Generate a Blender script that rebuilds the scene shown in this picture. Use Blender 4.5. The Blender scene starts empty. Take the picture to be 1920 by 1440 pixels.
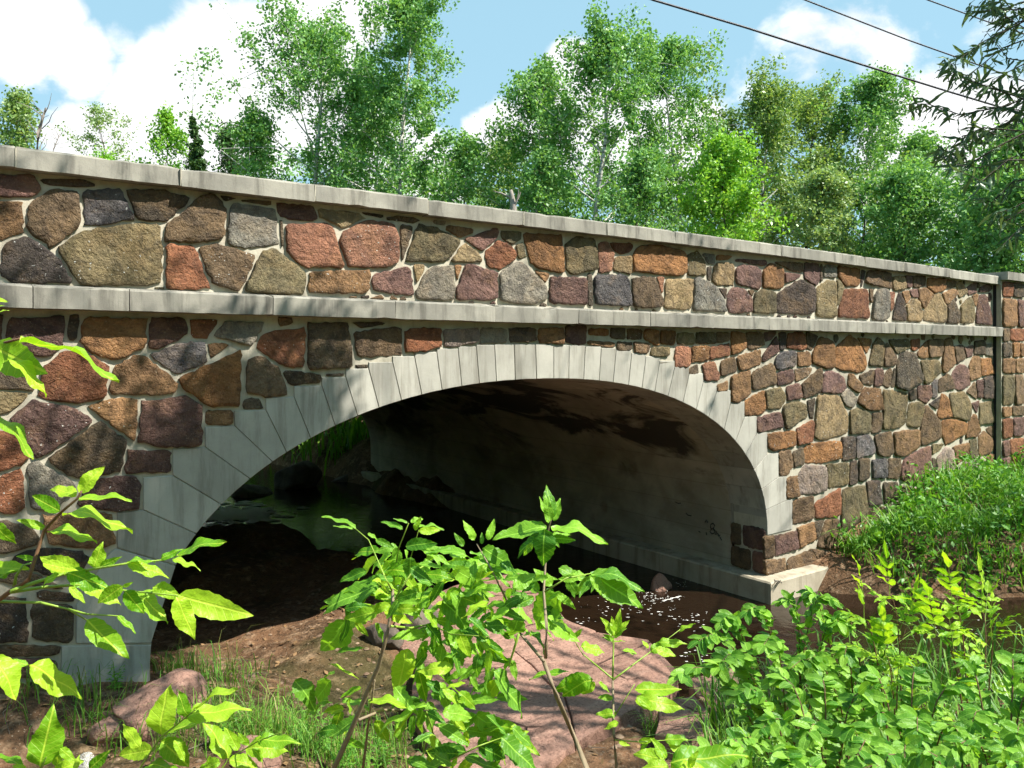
import bpy, bmesh, math, random
import numpy as np
from mathutils import Vector, Matrix, noise as mnoise

# ------------------------------------------------------------------ camera, sky, sun, exposure
SC = bpy.context.scene
COL = SC.collection
R = math.radians
F = 1500.0                       # focal length in pixels of the 1920 wide photograph
HU, HV = 960.0, 664.0            # principal column and horizon row
YAW = R(36.0)
CAM = Vector((0.0, -6.3, 3.2))   # water is z = 0, the bridge face is y = 0
FWD = Vector((math.sin(YAW), math.cos(YAW), 0)); RGT = Vector((math.cos(YAW), -math.sin(YAW), 0)); UP = Vector((0, 0, 1))
SUN = Vector((0.44, -0.56, 0.86)).normalized()

cd = bpy.data.cameras.new('camera'); cam = bpy.data.objects.new('camera', cd); COL.objects.link(cam)
cam.location = CAM; cam.rotation_euler = (R(90), 0, -YAW)
cd.sensor_width = 36.0; cd.lens = F / 1920 * 36.0; cd.shift_y = -(720 - HV) / 1920.0
cd.clip_start = 0.05; cd.clip_end = 3000
SC.camera = cam
SC.view_settings.view_transform = 'Standard'; SC.view_settings.look = 'None'
SC.view_settings.gamma = 1.0; SC.view_settings.use_curve_mapping = False
SC.view_settings.exposure = 1.0
SC.render.engine = 'CYCLES'
try:
    SC.cycles.use_denoising = True; SC.cycles.max_bounces = 4; SC.cycles.diffuse_bounces = 2; SC.cycles.use_light_tree = False; SC.cycles.glossy_bounces = 2
    SC.cycles.transmission_bounces = 2; SC.cycles.transparent_max_bounces = 2; SC.cycles.adaptive_threshold = .02; SC.cycles.caustics_reflective = False
    SC.cycles.caustics_refractive = False
except Exception: pass

def ray(u, v): return FWD + RGT * ((u - HU) / F) - UP * ((v - HV) / F)
def at(u, v, d): return CAM + ray(u, v) * d                       # point at distance d along the view axis
def onwall(u, v, y=0.0):
    r = ray(u, v); return CAM + r * ((y - CAM.y) / r.y)
def onz(u, v, z):
    r = ray(u, v); return CAM + r * ((z - CAM.z) / r.z)

class NT:
    """small helper to write node trees"""
    def __init__(s, tree): s.t = tree; s.n = tree.nodes; s.l = tree.links
    def new(s, ty, **kw):
        n = s.n.new(ty)
        for k, v in kw.items(): setattr(n, k, v)
        return n
    def inp(s, node, idx, val):
        if val is None: return
        so = node.inputs[idx]
        if hasattr(val, 'is_output'): s.l.new(val, so)
        else: so.default_value = val
    def math(s, op, a, b=None, c=None, clamp=False):
        n = s.new('ShaderNodeMath', operation=op, use_clamp=clamp); s.inp(n, 0, a); s.inp(n, 1, b); s.inp(n, 2, c); return n.outputs[0]
    def vmath(s, op, a, b=None):
        n = s.new('ShaderNodeVectorMath', operation=op); s.inp(n, 0, a); s.inp(n, 1, b)
        return n.outputs[1] if op in ('DOT_PRODUCT', 'LENGTH', 'DISTANCE') else n.outputs[0]
    def noise(s, vec, scale, detail=4, rough=0.55, dist=0.0):
        n = s.new('ShaderNodeTexNoise'); s.inp(n, 'Vector', vec); n.inputs['Scale'].default_value = scale
        n.inputs['Detail'].default_value = detail; n.inputs['Roughness'].default_value = rough; n.inputs['Distortion'].default_value = dist
        return n.outputs['Fac']
    def ramp(s, fac, stops):
        n = s.new('ShaderNodeValToRGB'); s.inp(n, 0, fac); e = n.color_ramp.elements
        while len(e) < len(stops): e.new(0.5)
        for i, (p, c) in enumerate(stops):
            e[i].position = p; e[i].color = (c, c, c, 1) if isinstance(c, (int, float)) else (*c, 1)
        return n.outputs[0]
    def mix(s, fac, a, b, mode='MIX'):
        n = s.new('ShaderNodeMix', data_type='RGBA', blend_type=mode); s.inp(n, 0, fac); s.inp(n, 6, a); s.inp(n, 7, b); return n.outputs[2]
    def maprange(s, v, a, b, c=0.0, d=1.0, smooth=True):
        n = s.new('ShaderNodeMapRange', interpolation_type='SMOOTHSTEP' if smooth else 'LINEAR'); s.inp(n, 0, v)
        n.inputs[1].default_value = a; n.inputs[2].default_value = b; n.inputs[3].default_value = c; n.inputs[4].default_value = d
        return n.outputs[0]
    def mapping(s, vec, scale=(1, 1, 1), loc=(0, 0, 0), rot=(0, 0, 0)):
        n = s.new('ShaderNodeMapping'); s.inp(n, 0, vec); n.inputs['Scale'].default_value = scale
        n.inputs['Location'].default_value = loc; n.inputs['Rotation'].default_value = rot; return n.outputs[0]

def make_world():
    w = bpy.data.worlds.new('World'); SC.world = w; w.use_nodes = True
    t = NT(w.node_tree); t.n.clear()
    out = t.new('ShaderNodeOutputWorld')
    sky = t.new('ShaderNodeTexSky', sky_type='NISHITA'); sky.sun_disc = False
    sky.sun_elevation = math.asin(SUN.z); sky.sun_rotation = math.atan2(SUN.x, SUN.y)
    sky.air_density = 1.0; sky.dust_density = 0.6; sky.ozone_density = 2.0; sky.altitude = 300
    co = t.new('ShaderNodeTexCoord').outputs['Generated']
    d = t.vmath('NORMALIZE', co)
    sep = t.new('ShaderNodeSeparateXYZ'); t.l.new(d, sep.inputs[0])
    zz = t.math('ADD', t.math('MAXIMUM', sep.outputs[2], 0.0), 0.22)
    comb = t.new('ShaderNodeCombineXYZ'); t.l.new(t.math('DIVIDE', sep.outputs[0], zz), comb.inputs[0]); t.l.new(t.math('DIVIDE', sep.outputs[1], zz), comb.inputs[1])
    n1 = t.noise(d, 5.5, 9, 0.6, 0.35)
    n2 = t.noise(comb.outputs[0], 0.9, 4, 0.5, 0.2)
    # cumulus banks seen over the bridge: (column, row, angular radius, weight)
    blobs = [(50, 70, .085, .95), (120, 20, .04, .7), (150, 120, .07, .85), (230, 90, .05, .6), (330, 215, .12, 1.1), (440, 190, .13, 1.2), (430, 90, .06, .8), (600, 90, .085, 1.05), (650, 30, .075, 1.0),
             (620, 200, .1, 1), (1070, 140, .05, 1.0), (1040, 200, .06, .9), (930, 260, .06, .9), (1150, 260, .09, .8), (1300, 290, .09, .8), (1780, 290, .12, 1.1), (1880, 330, .13, 1.1), (1560, 60, .12, .55),
             (1640, 100, .09, .5), (1450, 130, .09, .35), (1880, 30, .07, .5), (1760, 40, .05, .35), (150, 250, .08, .7), (760, 320, .12, .7)]
    acc = None
    for (u, v, r, wt) in blobs:
        c = ray(u, v).normalized()
        dist = t.vmath('DISTANCE', d, tuple(c))
        k = t.math('MULTIPLY', t.maprange(dist, r * 1.25, r * 0.1), wt)
        acc = k if acc is None else t.math('MAXIMUM', acc, k)
    base = t.math('MULTIPLY', t.maprange(n2, 0.5, 0.72), 0.35)
    cov = t.math('ADD', t.math('MAXIMUM', acc, base), t.math('MULTIPLY', t.math('SUBTRACT', n1, 0.5), 1.9))
    mask = t.maprange(cov, 0.33, 0.62)
    shade = t.ramp(t.noise(d, 9, 5, 0.5), [(0.3, (9.2, 9.4, 9.8)), (0.6, (11.4, 11.4, 11.4))])
    hz = t.mix(0.6, sky.outputs[0], (5.2, 8.9, 10.6, 1))
    colr = t.mix(mask, hz, shade)
    bg = t.new('ShaderNodeBackground'); t.l.new(colr, bg.inputs[0]); bg.inputs[1].default_value = 0.058
    t.l.new(bg.outputs[0], out.inputs[0])
make_world()

sd = bpy.data.lights.new('sun', 'SUN'); sd.energy = 5.0; sd.angle = R(0.53); sd.color = (1.0, 0.95, 0.86)
sun = bpy.data.objects.new('sun', sd); COL.objects.link(sun)
sun.rotation_euler = (-SUN).to_track_quat('-Z', 'Y').to_euler(); sun.location = SUN * 40

# ------------------------------------------------------------------ object helpers
def tag(o, label=None, cat=None, group=None, kind=None):
    if label: o['label'] = label
    if cat: o['category'] = cat
    if group: o['group'] = group
    if kind: o['kind'] = kind
    return o
def link(name, data, parent=None, loc=(0, 0, 0)):
    o = bpy.data.objects.new(name, data); COL.objects.link(o); o.location = loc
    if parent: o.parent = parent
    return o
def empty(name, loc=(0, 0, 0)):
    o = link(name, None, None, loc); o.empty_display_size = 0.1; return o
class MB:
    def __init__(s): s.v = []; s.f = []
    def add(s, vs, fs):
        o = len(s.v); s.v += [tuple(p) for p in vs]; s.f += [tuple(i + o for i in f) for f in fs]; return s
    def box(s, a, b):
        x0, y0, z0 = a; x1, y1, z1 = b
        return s.add([(x0, y0, z0), (x1, y0, z0), (x1, y1, z0), (x0, y1, z0), (x0, y0, z1), (x1, y0, z1), (x1, y1, z1), (x0, y1, z1)],
                     [(0, 3, 2, 1), (4, 5, 6, 7), (0, 1, 5, 4), (1, 2, 6, 5), (2, 3, 7, 6), (3, 0, 4, 7)])
    def tube(s, pts, r0, r1, n=6, cap=True):
        pts = [Vector(p) for p in pts]; rings = []; m = len(pts)
        for i, p in enumerate(pts):
            d = (pts[min(i + 1, m - 1)] - pts[max(i - 1, 0)])
            if d.length < 1e-9: d = Vector((0, 0, 1))
            d.normalize(); a = d.orthogonal().normalized() if abs(d.z) > .999 else d.cross(Vector((0, 0, 1))).normalized(); b = d.cross(a)
            r = r0 + (r1 - r0) * i / max(1, m - 1)
            rings.append([p + a * (r * math.cos(6.2832 * k / n)) + b * (r * math.sin(6.2832 * k / n)) for k in range(n)])
        vs = [q for rg in rings for q in rg]; fs = []
        for i in range(m - 1):
            for k in range(n):
                k2 = (k + 1) % n; fs.append((i * n + k, i * n + k2, (i + 1) * n + k2, (i + 1) * n + k))
        if cap: fs.append(tuple(range((m - 1) * n, m * n))); fs.append(tuple(reversed(range(n))))
        return s.add(vs, fs)
    def build(s, name, mat, parent=None, smooth=False, origin=None):
        o3 = Vector(origin) if origin else (Vector(parent.location) if parent and parent.parent is None else Vector((0, 0, 0)))
        me = bpy.data.meshes.new(name); me.from_pydata([(p[0] - o3.x, p[1] - o3.y, p[2] - o3.z) for p in s.v], [], s.f)
        if smooth: me.polygons.foreach_set('use_smooth', [True] * len(me.polygons))
        me.materials.append(mat); me.update()
        return link(name, me, parent, o3 if (origin and not parent) else (0, 0, 0))
def np_mesh(name, V, faces, mat, parent=None, smooth=False, attr=None):
    """V (n,3) float array, faces (m,k) int array, all faces of one size"""
    me = bpy.data.meshes.new(name); n, k = faces.shape
    me.vertices.add(len(V)); me.vertices.foreach_set('co', np.asarray(V, np.float32).ravel())
    me.loops.add(n * k); me.loops.foreach_set('vertex_index', faces.astype(np.int32).ravel())
    me.polygons.add(n); me.polygons.foreach_set('loop_start', np.arange(0, n * k, k, dtype=np.int32))
    try: me.polygons.foreach_set('loop_total', np.full(n, k, np.int32))
    except Exception: pass
    if smooth: me.polygons.foreach_set('use_smooth', np.ones(n, bool))
    me.materials.append(mat); me.update(calc_edges=True); me.validate()
    return link(name, me, parent)

# ------------------------------------------------------------------ materials
def srgb(r, g, b):
    f = lambda c: (c / 255 / 12.92) if c <= 10 else ((c / 255 + .055) / 1.055) ** 2.4
    return (f(r), f(g), f(b))
def newmat(name):
    m = bpy.data.materials.new(name); m.use_nodes = True; t = NT(m.node_tree)
    b = t.n['Principled BSDF']; return m, t, b
def set_bump(t, b, h, strength=0.5, dist=0.02):
    n = t.new('ShaderNodeBump'); n.inputs['Strength'].default_value = strength; n.inputs['Distance'].default_value = dist
    t.l.new(h, n.inputs['Height']); t.l.new(n.outputs[0], b.inputs['Normal'])
def objco(t): return t.new('ShaderNodeTexCoord').outputs['Object']

def m_stone():
    m, t, b = newmat('fieldstone'); co = objco(t); oi = t.new('ShaderNodeObjectInfo'); rnd = oi.outputs['Random']
    off = t.new('ShaderNodeCombineXYZ'); t.l.new(t.math('MULTIPLY', rnd, 91.0), off.inputs[0]); t.l.new(t.math('MULTIPLY', rnd, 37.0), off.inputs[2])
    p = t.vmath('ADD', co, off.outputs[0])
    rot = t.new('ShaderNodeVectorRotate', rotation_type='Y_AXIS'); t.l.new(p, rot.inputs['Vector']); t.l.new(t.math('MULTIPLY', t.math('SUBTRACT', rnd, .5), 2.4), rot.inputs['Angle'])
    st = t.mapping(rot.outputs[0], (1.6, 3, 4.5))
    big = t.noise(p, 4.2, 5, .65, .6); streak = t.noise(st, 3.0, 5, .65, .6); grain = t.noise(p, 70, 3, .7); med = t.noise(p, 14, 4, .65, .3)
    c0 = oi.outputs['Color']
    dark = t.mix(1.0, c0, (.42, .42, .45, 1), 'MULTIPLY'); lite = t.mix(1.0, c0, (1.22, 1.2, 1.15, 1), 'MULTIPLY'); rust = t.mix(.4, c0, (*srgb(152, 116, 68), 1))
    c = t.mix(t.maprange(big, .38, .66), t.mix(.3, c0, dark), lite)
    c = t.mix(t.math('MULTIPLY', t.maprange(streak, .48, .7), .6), c, dark)
    c = t.mix(t.math('MULTIPLY', t.maprange(t.noise(t.vmath('ADD', p, (7, 3, 1)), 3.6, 4, .65, .5), .46, .62), .45), c, rust)
    c = t.mix(t.math('MULTIPLY', t.maprange(grain, .5, .7), .7), c, dark)
    c = t.mix(t.math('MULTIPLY', t.maprange(t.noise(t.vmath('ADD', p, (2, 9, 5)), 5.0, 6, .72, .8), .48, .62), .8), c, dark)
    c = t.mix(t.math('MULTIPLY', t.maprange(grain, .42, .25), .4), c, (*srgb(190, 175, 150), 1))
    spark = t.math('MULTIPLY', t.maprange(t.noise(p, 45, 2, .5), .69, .74), t.maprange(t.math('FRACT', t.math('MULTIPLY', rnd, 7.31)), .72, .8))
    c = t.mix(spark, c, (.62, .62, .58, 1))
    t.l.new(c, b.inputs['Base Color']); b.inputs['Roughness'].default_value = .82; b.inputs['Specular IOR Level'].default_value = .3
    h = t.math('ADD', t.math('MULTIPLY', streak, .8), t.math('ADD', t.math('MULTIPLY', med, .9), t.math('MULTIPLY', grain, .25)))
    h = t.math('ADD', h, t.math('MULTIPLY', t.noise(p, 30, 4, .75, .4), .8)); set_bump(t, b, h, 1.0, .034); return m
def m_mineral(name, c1, c2, scale=2.0, stain=None, stain_amt=.5, rough=.85, bump=.3, bdist=.01, grain=90, speck=.25):
    m, t, b = newmat(name); co = objco(t); oi = t.new('ShaderNodeObjectInfo'); rnd = oi.outputs['Random']
    off = t.new('ShaderNodeCombineXYZ'); t.l.new(t.math('MULTIPLY', rnd, 53.0), off.inputs[0]); p = t.vmath('ADD', co, off.outputs[0])
    c = t.mix(t.maprange(t.noise(p, scale, 5, .6, .3), .3, .7), (*c1, 1), (*c2, 1))
    g = t.noise(p, grain, 3, .7); c = t.mix(t.math('MULTIPLY', t.maprange(g, .5, .75), speck), c, tuple(x * .35 for x in c1) + (1,))
    if stain: 
        sv = t.noise(t.mapping(p, (5, 5, .5)), 1.6, 6, .68, .3)
        c = t.mix(t.math('MULTIPLY', t.maprange(sv, .46, .68), stain_amt), c, (*stain, 1))
    c = t.mix(t.math('MULTIPLY', rnd, .22), c, (.02, .02, .018, 1))
    t.l.new(c, b.inputs['Base Color']); b.inputs['Roughness'].default_value = rough; b.inputs['Specular IOR Level'].default_value = .25
    set_bump(t, b, t.math('ADD', t.noise(p, 22, 5, .65), t.math('MULTIPLY', g, .4)), bump, bdist); return m
def m_leaf(name, c1, c2, trans=.45, rough=.45, veins=False, gloss=.25, island=True, objrand=False, hole=None):
    m, t, b = newmat(name); t.n.remove(b); out = t.n['Material Output']
    geo = t.new('ShaderNodeNewGeometry'); oi = t.new('ShaderNodeObjectInfo')
    rnd = oi.outputs['Random'] if objrand else geo.outputs['Random Per Island']
    c = t.mix(rnd, (*c1, 1), (*c2, 1))
    bmp = None
    if veins:
        co = objco(t); sp = t.new('ShaderNodeSeparateXYZ'); t.l.new(co, sp.inputs[0])
        ax = t.math('ABSOLUTE', sp.outputs[0])
        mid = t.maprange(ax, .018, .006)
        ph = t.math('SUBTRACT', sp.outputs[1], t.math('MULTIPLY', ax, .8)); tri = t.math('ABSOLUTE', t.math('SUBTRACT', t.math('FRACT', t.math('MULTIPLY', ph, 9.5)), .5))
        vein = t.maprange(tri, .07, .02)
        c = t.mix(t.math('MULTIPLY', t.math('MAXIMUM', mid, t.math('MULTIPLY', vein, .5)), .5), c, tuple(min(1, x * 1.7 + .05) for x in c2) + (1,))
        blot = t.noise(co, 4, 4, .6); c = t.mix(t.math('MULTIPLY', t.maprange(blot, .55, .75), .35), c, tuple(x * .6 for x in c1) + (1,))
        bn = t.new('ShaderNodeBump'); bn.inputs['Strength'].default_value = .35; bn.inputs['Distance'].default_value = .01
        t.l.new(t.math('SUBTRACT', t.noise(co, 7, 2), t.math('MULTIPLY', t.math('MAXIMUM', mid, vein), .35)), bn.inputs['Height']); bmp = bn.outputs[0]
    df = t.new('ShaderNodeBsdfDiffuse'); tr = t.new('ShaderNodeBsdfTranslucent'); gl = t.new('ShaderNodeBsdfGlossy'); gl.inputs['Roughness'].default_value = rough
    gl.inputs['Color'].default_value = (.9, .95, .9, 1)
    t.l.new(c, df.inputs[0]); tc = t.mix(1.0, c, (1.15, 1.1, .45, 1), 'MULTIPLY'); t.l.new(tc, tr.inputs[0])
    if bmp:
        for s in (df, tr, gl): t.l.new(bmp, s.inputs['Normal'])
    mx = t.new('ShaderNodeMixShader'); mx.inputs[0].default_value = trans; t.l.new(df.outputs[0], mx.inputs[1]); t.l.new(tr.outputs[0], mx.inputs[2])
    fr = t.new('ShaderNodeFresnel'); fr.inputs[0].default_value = 1.4
    m2 = t.new('ShaderNodeMixShader'); t.l.new(t.math('MINIMUM', t.math('MULTIPLY', fr.outputs[0], gloss), .05), m2.inputs[0]); t.l.new(mx.outputs[0], m2.inputs[1]); t.l.new(gl.outputs[0], m2.inputs[2])
    t.l.new(m2.outputs[0], out.inputs[0]); return m
def m_plain(name, c, rough=.7, noise_scale=20, var=.35, bump=.3):
    m, t, b = newmat(name); co = objco(t); n = t.noise(co, noise_scale, 4, .6)
    t.l.new(t.mix(t.math('MULTIPLY', n, var * 2), (*c, 1), tuple(x * .4 for x in c) + (1,)), b.inputs['Base Color']); b.inputs['Roughness'].default_value = rough
    set_bump(t, b, n, bump, .01); return m

M = {}
M['stone'] = m_stone()
M['mortar'] = m_mineral('mortar', srgb(204, 197, 178), srgb(182, 174, 156), 3.5, srgb(128, 119, 102), .4, bump=.5, grain=60)
M['coping'] = m_mineral('limestone_coping', srgb(166, 162, 150), srgb(134, 131, 122), 2.2, srgb(88, 85, 78), .7, bump=.25, grain=110)
M['ring'] = m_mineral('limestone_ring', srgb(186, 183, 172), srgb(168, 165, 155), 2.6, srgb(120, 115, 104), .6, bump=.15, grain=120, speck=.15)
M['concrete'] = m_mineral('footing_concrete', srgb(190, 180, 160), srgb(164, 154, 134), 2.0, srgb(110, 98, 80), .55, bump=.3, grain=60)
def m_vault():
    m, t, b = newmat('vault_concrete'); co = objco(t)
    c = t.mix(t.maprange(t.noise(co, 1.4, 5, .6, .4), .35, .65), (*srgb(186, 178, 160), 1), (*srgb(156, 148, 130), 1))
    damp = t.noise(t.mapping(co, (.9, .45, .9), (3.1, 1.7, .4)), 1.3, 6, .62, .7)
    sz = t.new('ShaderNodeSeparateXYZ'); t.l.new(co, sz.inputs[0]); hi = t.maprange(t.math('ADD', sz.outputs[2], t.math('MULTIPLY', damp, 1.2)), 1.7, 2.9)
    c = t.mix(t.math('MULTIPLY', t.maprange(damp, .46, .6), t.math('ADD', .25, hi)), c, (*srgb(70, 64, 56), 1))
    seam = t.math('ABSOLUTE', t.math('SUBTRACT', t.math('FRACT', t.math('MULTIPLY', sz.outputs[2], 3.1)), .5)); c = t.mix(t.math('MULTIPLY', t.maprange(seam, .03, .0), .35), c, (*srgb(80, 72, 60), 1))
    rust = t.noise(t.mapping(co, (1.2, .8, 1.2)), 2.2, 4, .6); c = t.mix(t.math('MULTIPLY', t.maprange(rust, .6, .72), .3), c, (*srgb(110, 76, 54), 1))
    t.l.new(c, b.inputs['Base Color']); b.inputs['Roughness'].default_value = .9
    set_bump(t, b, t.math('ADD', t.noise(co, 12, 5, .65), damp), .4, .03); return m
M['vault'] = m_vault()
def m_ground():
    m, t, b = newmat('bank_soil'); co = objco(t)
    n = t.noise(co, 1.1, 6, .62, .4); g = t.noise(co, 26, 5, .7); g2 = t.noise(co, 8, 5, .6)
    c = t.mix(t.maprange(n, .38, .62), (*srgb(122, 92, 68), 1), (*srgb(90, 70, 52), 1))
    c = t.mix(t.maprange(g2, .5, .68), c, (*srgb(150, 124, 98), 1)); c = t.mix(t.math('MULTIPLY', t.maprange(g, .5, .66), .8), c, (*srgb(58, 45, 34), 1))
    c = t.mix(t.math('MULTIPLY', t.maprange(t.noise(co, 60, 3, .7), .62, .7), .7), c, (*srgb(188, 172, 150), 1))
    moss = t.noise(co, .55, 4, .6); c = t.mix(t.math('MULTIPLY', t.maprange(moss, .52, .66), .5), c, (*srgb(66, 72, 36), 1))
    t.l.new(c, b.inputs['Base Color']); b.inputs['Roughness'].default_value = .95; b.inputs['Specular IOR Level'].default_value = .15
    set_bump(t, b, t.math('ADD', g, t.math('MULTIPLY', g2, 1.5)), .9, .03); return m
M['dirt'] = m_ground()
def m_water():
    m, t, b = newmat('stream_water'); co = objco(t)
    b.inputs['Base Color'].default_value = (.016, .009, .005, 1); b.inputs['Roughness'].default_value = .06; b.inputs['IOR'].default_value = 1.33
    n = t.math('ADD', t.noise(t.mapping(co, (1, 1, 1)), 5, 4, .6, .6), t.math('MULTIPLY', t.noise(co, 16, 3, .6, .4), .35))
    set_bump(t, b, n, .22, .03); return m
M['water'] = m_water()
M['foam'] = m_plain('foam', (.75, .74, .7), .6, 30, .1)
def m_redrock():
    m, t, b = newmat('red_rock'); co = objco(t)
    n = t.noise(co, 1.3, 5, .62, .3); g = t.noise(co, 40, 4, .7); s = t.noise(t.mapping(co, (1, 3, 1), rot=(0, 0, .6)), 3, 5, .65, .5)
    c = t.mix(t.maprange(n, .35, .65), (*srgb(168, 132, 116), 1), (*srgb(138, 106, 92), 1)); c = t.mix(t.math('MULTIPLY', t.maprange(s, .52, .7), .55), c, (*srgb(166, 136, 120), 1))
    c = t.mix(t.math('MULTIPLY', t.maprange(g, .48, .68), .6), c, (*srgb(80, 54, 46), 1)); c = t.mix(t.math('MULTIPLY', t.maprange(t.noise(co, 5, 5, .7, .4), .5, .66), .5), c, (*srgb(92, 70, 60), 1))
    v = t.new('ShaderNodeTexVoronoi', feature='DISTANCE_TO_EDGE'); t.l.new(t.vmath('ADD', co, t.mapping(co, (.3, .3, .3))), v.inputs['Vector']); v.inputs['Scale'].default_value = .8
    crack = t.math('MULTIPLY', t.maprange(v.outputs['Distance'], .016, .003), t.maprange(t.noise(co, 1.7, 2), .5, .6))
    c = t.mix(t.math('MULTIPLY', crack, .8), c, (*srgb(60, 40, 34), 1))
    t.l.new(c, b.inputs['Base Color']); b.inputs['Roughness'].default_value = .8; b.inputs['Specular IOR Level'].default_value = .25
    h = t.math('SUBTRACT', t.math('ADD', t.math('MULTIPLY', g, .25), t.math('ADD', n, s)), t.math('MULTIPLY', crack, .6)); set_bump(t, b, t.math('ADD', h, t.math('MULTIPLY', t.noise(co, 12, 5, .7), .7)), .9, .04); return m
M['redrock'] = m_redrock()
M['greyrock'] = m_mineral('grey_rock', srgb(120, 108, 96), srgb(86, 76, 68), 4, srgb(60, 54, 46), .5, bump=.6, bdist=.02)
def m_bark(name, c1, c2, bands=True):
    m, t, b = newmat(name); co = objco(t)
    n = t.noise(t.mapping(co, (2, 2, 7 if bands else 1)), 1.4, 5, .65, .4)
    c = t.mix(t.maprange(n, .5, .64), (*c1, 1), (*c2, 1)); c = t.mix(t.math('MULTIPLY', t.noise(co, 14, 3), .35), c, (*c2, 1))
    t.l.new(c, b.inputs['Base Color']); b.inputs['Roughness'].default_value = .85; set_bump(t, b, n, .4, .02); return m
M['aspen_bark'] = m_bark('aspen_bark', srgb(212, 210, 200), srgb(70, 64, 56))
M['grey_bark'] = m_bark('grey_bark', srgb(120, 110, 98), srgb(62, 54, 46), False)
M['dark_bark'] = m_bark('dark_bark', srgb(74, 62, 54), srgb(40, 34, 30), False)
M['twig'] = m_plain('young_twig', srgb(150, 132, 104), .7, 30, .4)
M['green_stem'] = m_plain('green_stem', srgb(140, 170, 60), .5, 30, .2)
M['red_stem'] = m_plain('brown_stem', srgb(120, 88, 62), .6, 30, .3)
M['aspen'] = m_leaf('aspen_leaves', srgb(86, 140, 74), srgb(150, 194, 118), .4, .5)
M['aspen2'] = m_leaf('olive_leaves', srgb(100, 140, 74), srgb(164, 186, 118), .4, .5)
M['lime'] = m_leaf('lime_leaves', srgb(118, 176, 58), srgb(162, 206, 88), .42, .45)
M['pale'] = m_leaf('pale_leaves', srgb(120, 156, 96), srgb(174, 194, 136), .38, .45)
M['dark'] = m_leaf('conifer_needles', srgb(54, 84, 48), srgb(96, 126, 72), .2, .5)
M['willow'] = m_leaf('willow_leaves', srgb(66, 94, 72), srgb(110, 136, 100), .3, .35)
M['woods'] = m_leaf('woodland_leaves', srgb(80, 132, 68), srgb(138, 182, 108), .38, .5)
M['ash'] = m_leaf('ash_leaf', srgb(104, 164, 26), srgb(182, 222, 58), .5, .4, True, .5, objrand=True)
M['ash_dark'] = m_leaf('maple_leaf', srgb(70, 128, 34), srgb(150, 202, 62), .45, .38, True, .5, objrand=True)
M['dogwood'] = m_leaf('dogwood_leaf', srgb(72, 132, 38), srgb(152, 200, 72), .45, .35, True, .5, objrand=True)
M['grass'] = m_leaf('grass_blades', srgb(76, 132, 42), srgb(140, 184, 74), .42, .5)
M['drygrass'] = m_leaf('dry_grass', srgb(120, 124, 62), srgb(166, 158, 104), .3, .5)
M['weed'] = m_leaf('weed_leaves', srgb(72, 136, 44), srgb(132, 186, 72), .42, .5)
M['yellow'] = m_plain('yellow_petals', (.8, .6, .03), .5, 30, .1)
M['fluff'] = m_plain('seed_fluff', (.75, .73, .68), .9, 30, .1)
M['cable'] = m_plain('black_cable', (.03, .03, .045), .5, 30, .1)
M['asphalt'] = m_mineral('asphalt', (.06, .06, .062), (.045, .045, .046), 3, grain=80)
M['side_shadow'] = m_plain('painted_side_shadow', (.016, .012, .016), .8, 30, .2)  # near-black colour for the shadow painted on the pilaster's side
M['ink'] = m_plain('black_marker', (.012, .012, .012), .5, 30, .1)
M['deadwood'] = m_bark('deadwood', srgb(150, 140, 130), srgb(80, 70, 64), False)

# ------------------------------------------------------------------ terrain and stream
SPRX0, SPRX1 = 1.30, 8.56            # springing points of the arch (bridge face)
WATER = .13
DEPTH = 11.3                         # length of the barrel
CH = [(2.0, 60, 3.2), (3.0, 40, 3.0), (4.4, 24, 2.8), (4.9, 14, 2.9), (5.2, 10.8, 2.7), (6.6, 8, 1.3), (6.9, 5, 1.25), (7.0, 1.5, 1.4), (7.3, -.8, 1.6), (8.3, -2.3, 1.75), (10.2, -3.6, 1.7), (13, -5.2, 1.8), (17, -7.4, 2), (24, -11, 2.2), (40, -16, 2.5), (80, -30, 3)]
BANK = [(0, -6.3, 1.55), (-3, -6, 1.7), (.4, -5.2, 1.4), (1.2, -3.6, .98), (1.3, 0, .74), (1.2, -1.6, .78), (2.7, .8, .52), (2.3, 3, .36), (3.6, 3.5, .28), (2.4, 7, .26), (4, 6, .25), (3, 9, .2), (0, -2, .92), (0, 0, .95), (3.2, -1.5, .45), (4.2, -2.5, .33), (4.6, 0, .3), (4.3, -1.2, .34), (5, -1.5, .25), (3.4, -2.3, .38), (3.0, -2.9, .46), (3.8, -3.2, .4), (2.9, -3.6, .85), (4.6, -4.0, .8),
        (6.4, -5.0, .8), (8.6, -5.8, .8), (3, -5.4, 1.3), (6, -7.5, 1.3), (2, -8, 1.8), (12.3, 0, 1.05), (15.3, 0, 1.12), (10.2, 0, .45), (11, -.6, .75), (13, -.9, 1.0), (14.5, -1.6, 1.0), (16.5, -2, 1.4), (20, 0, 2), (20, -4, 1.6), (30, 0, 2.3), (13, -8.5, 1.2), (20, -13, 1.6),
        (-3, 0, 1.4), (-3, -3, 1.4), (-7, 0, 2), (-7, -6, 2.2), (-16, 0, 2.5), (0, 20, 2.0), (10, 20, 2.0), (2, 26, 1.9), (8, 28, 2.0), (-10, 30, 2.6), (20, 30, 2.6), (40, 20, 2.8), (-30, -30, 2.6), (30, -40, 2.6), (60, 60, 3), (-60, 60, 3), (0, 90, 3), (100, 0, 3), (0, -20, 2.4)]
CHn = np.array(CH, float); BKn = np.array(BANK, float)
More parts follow.
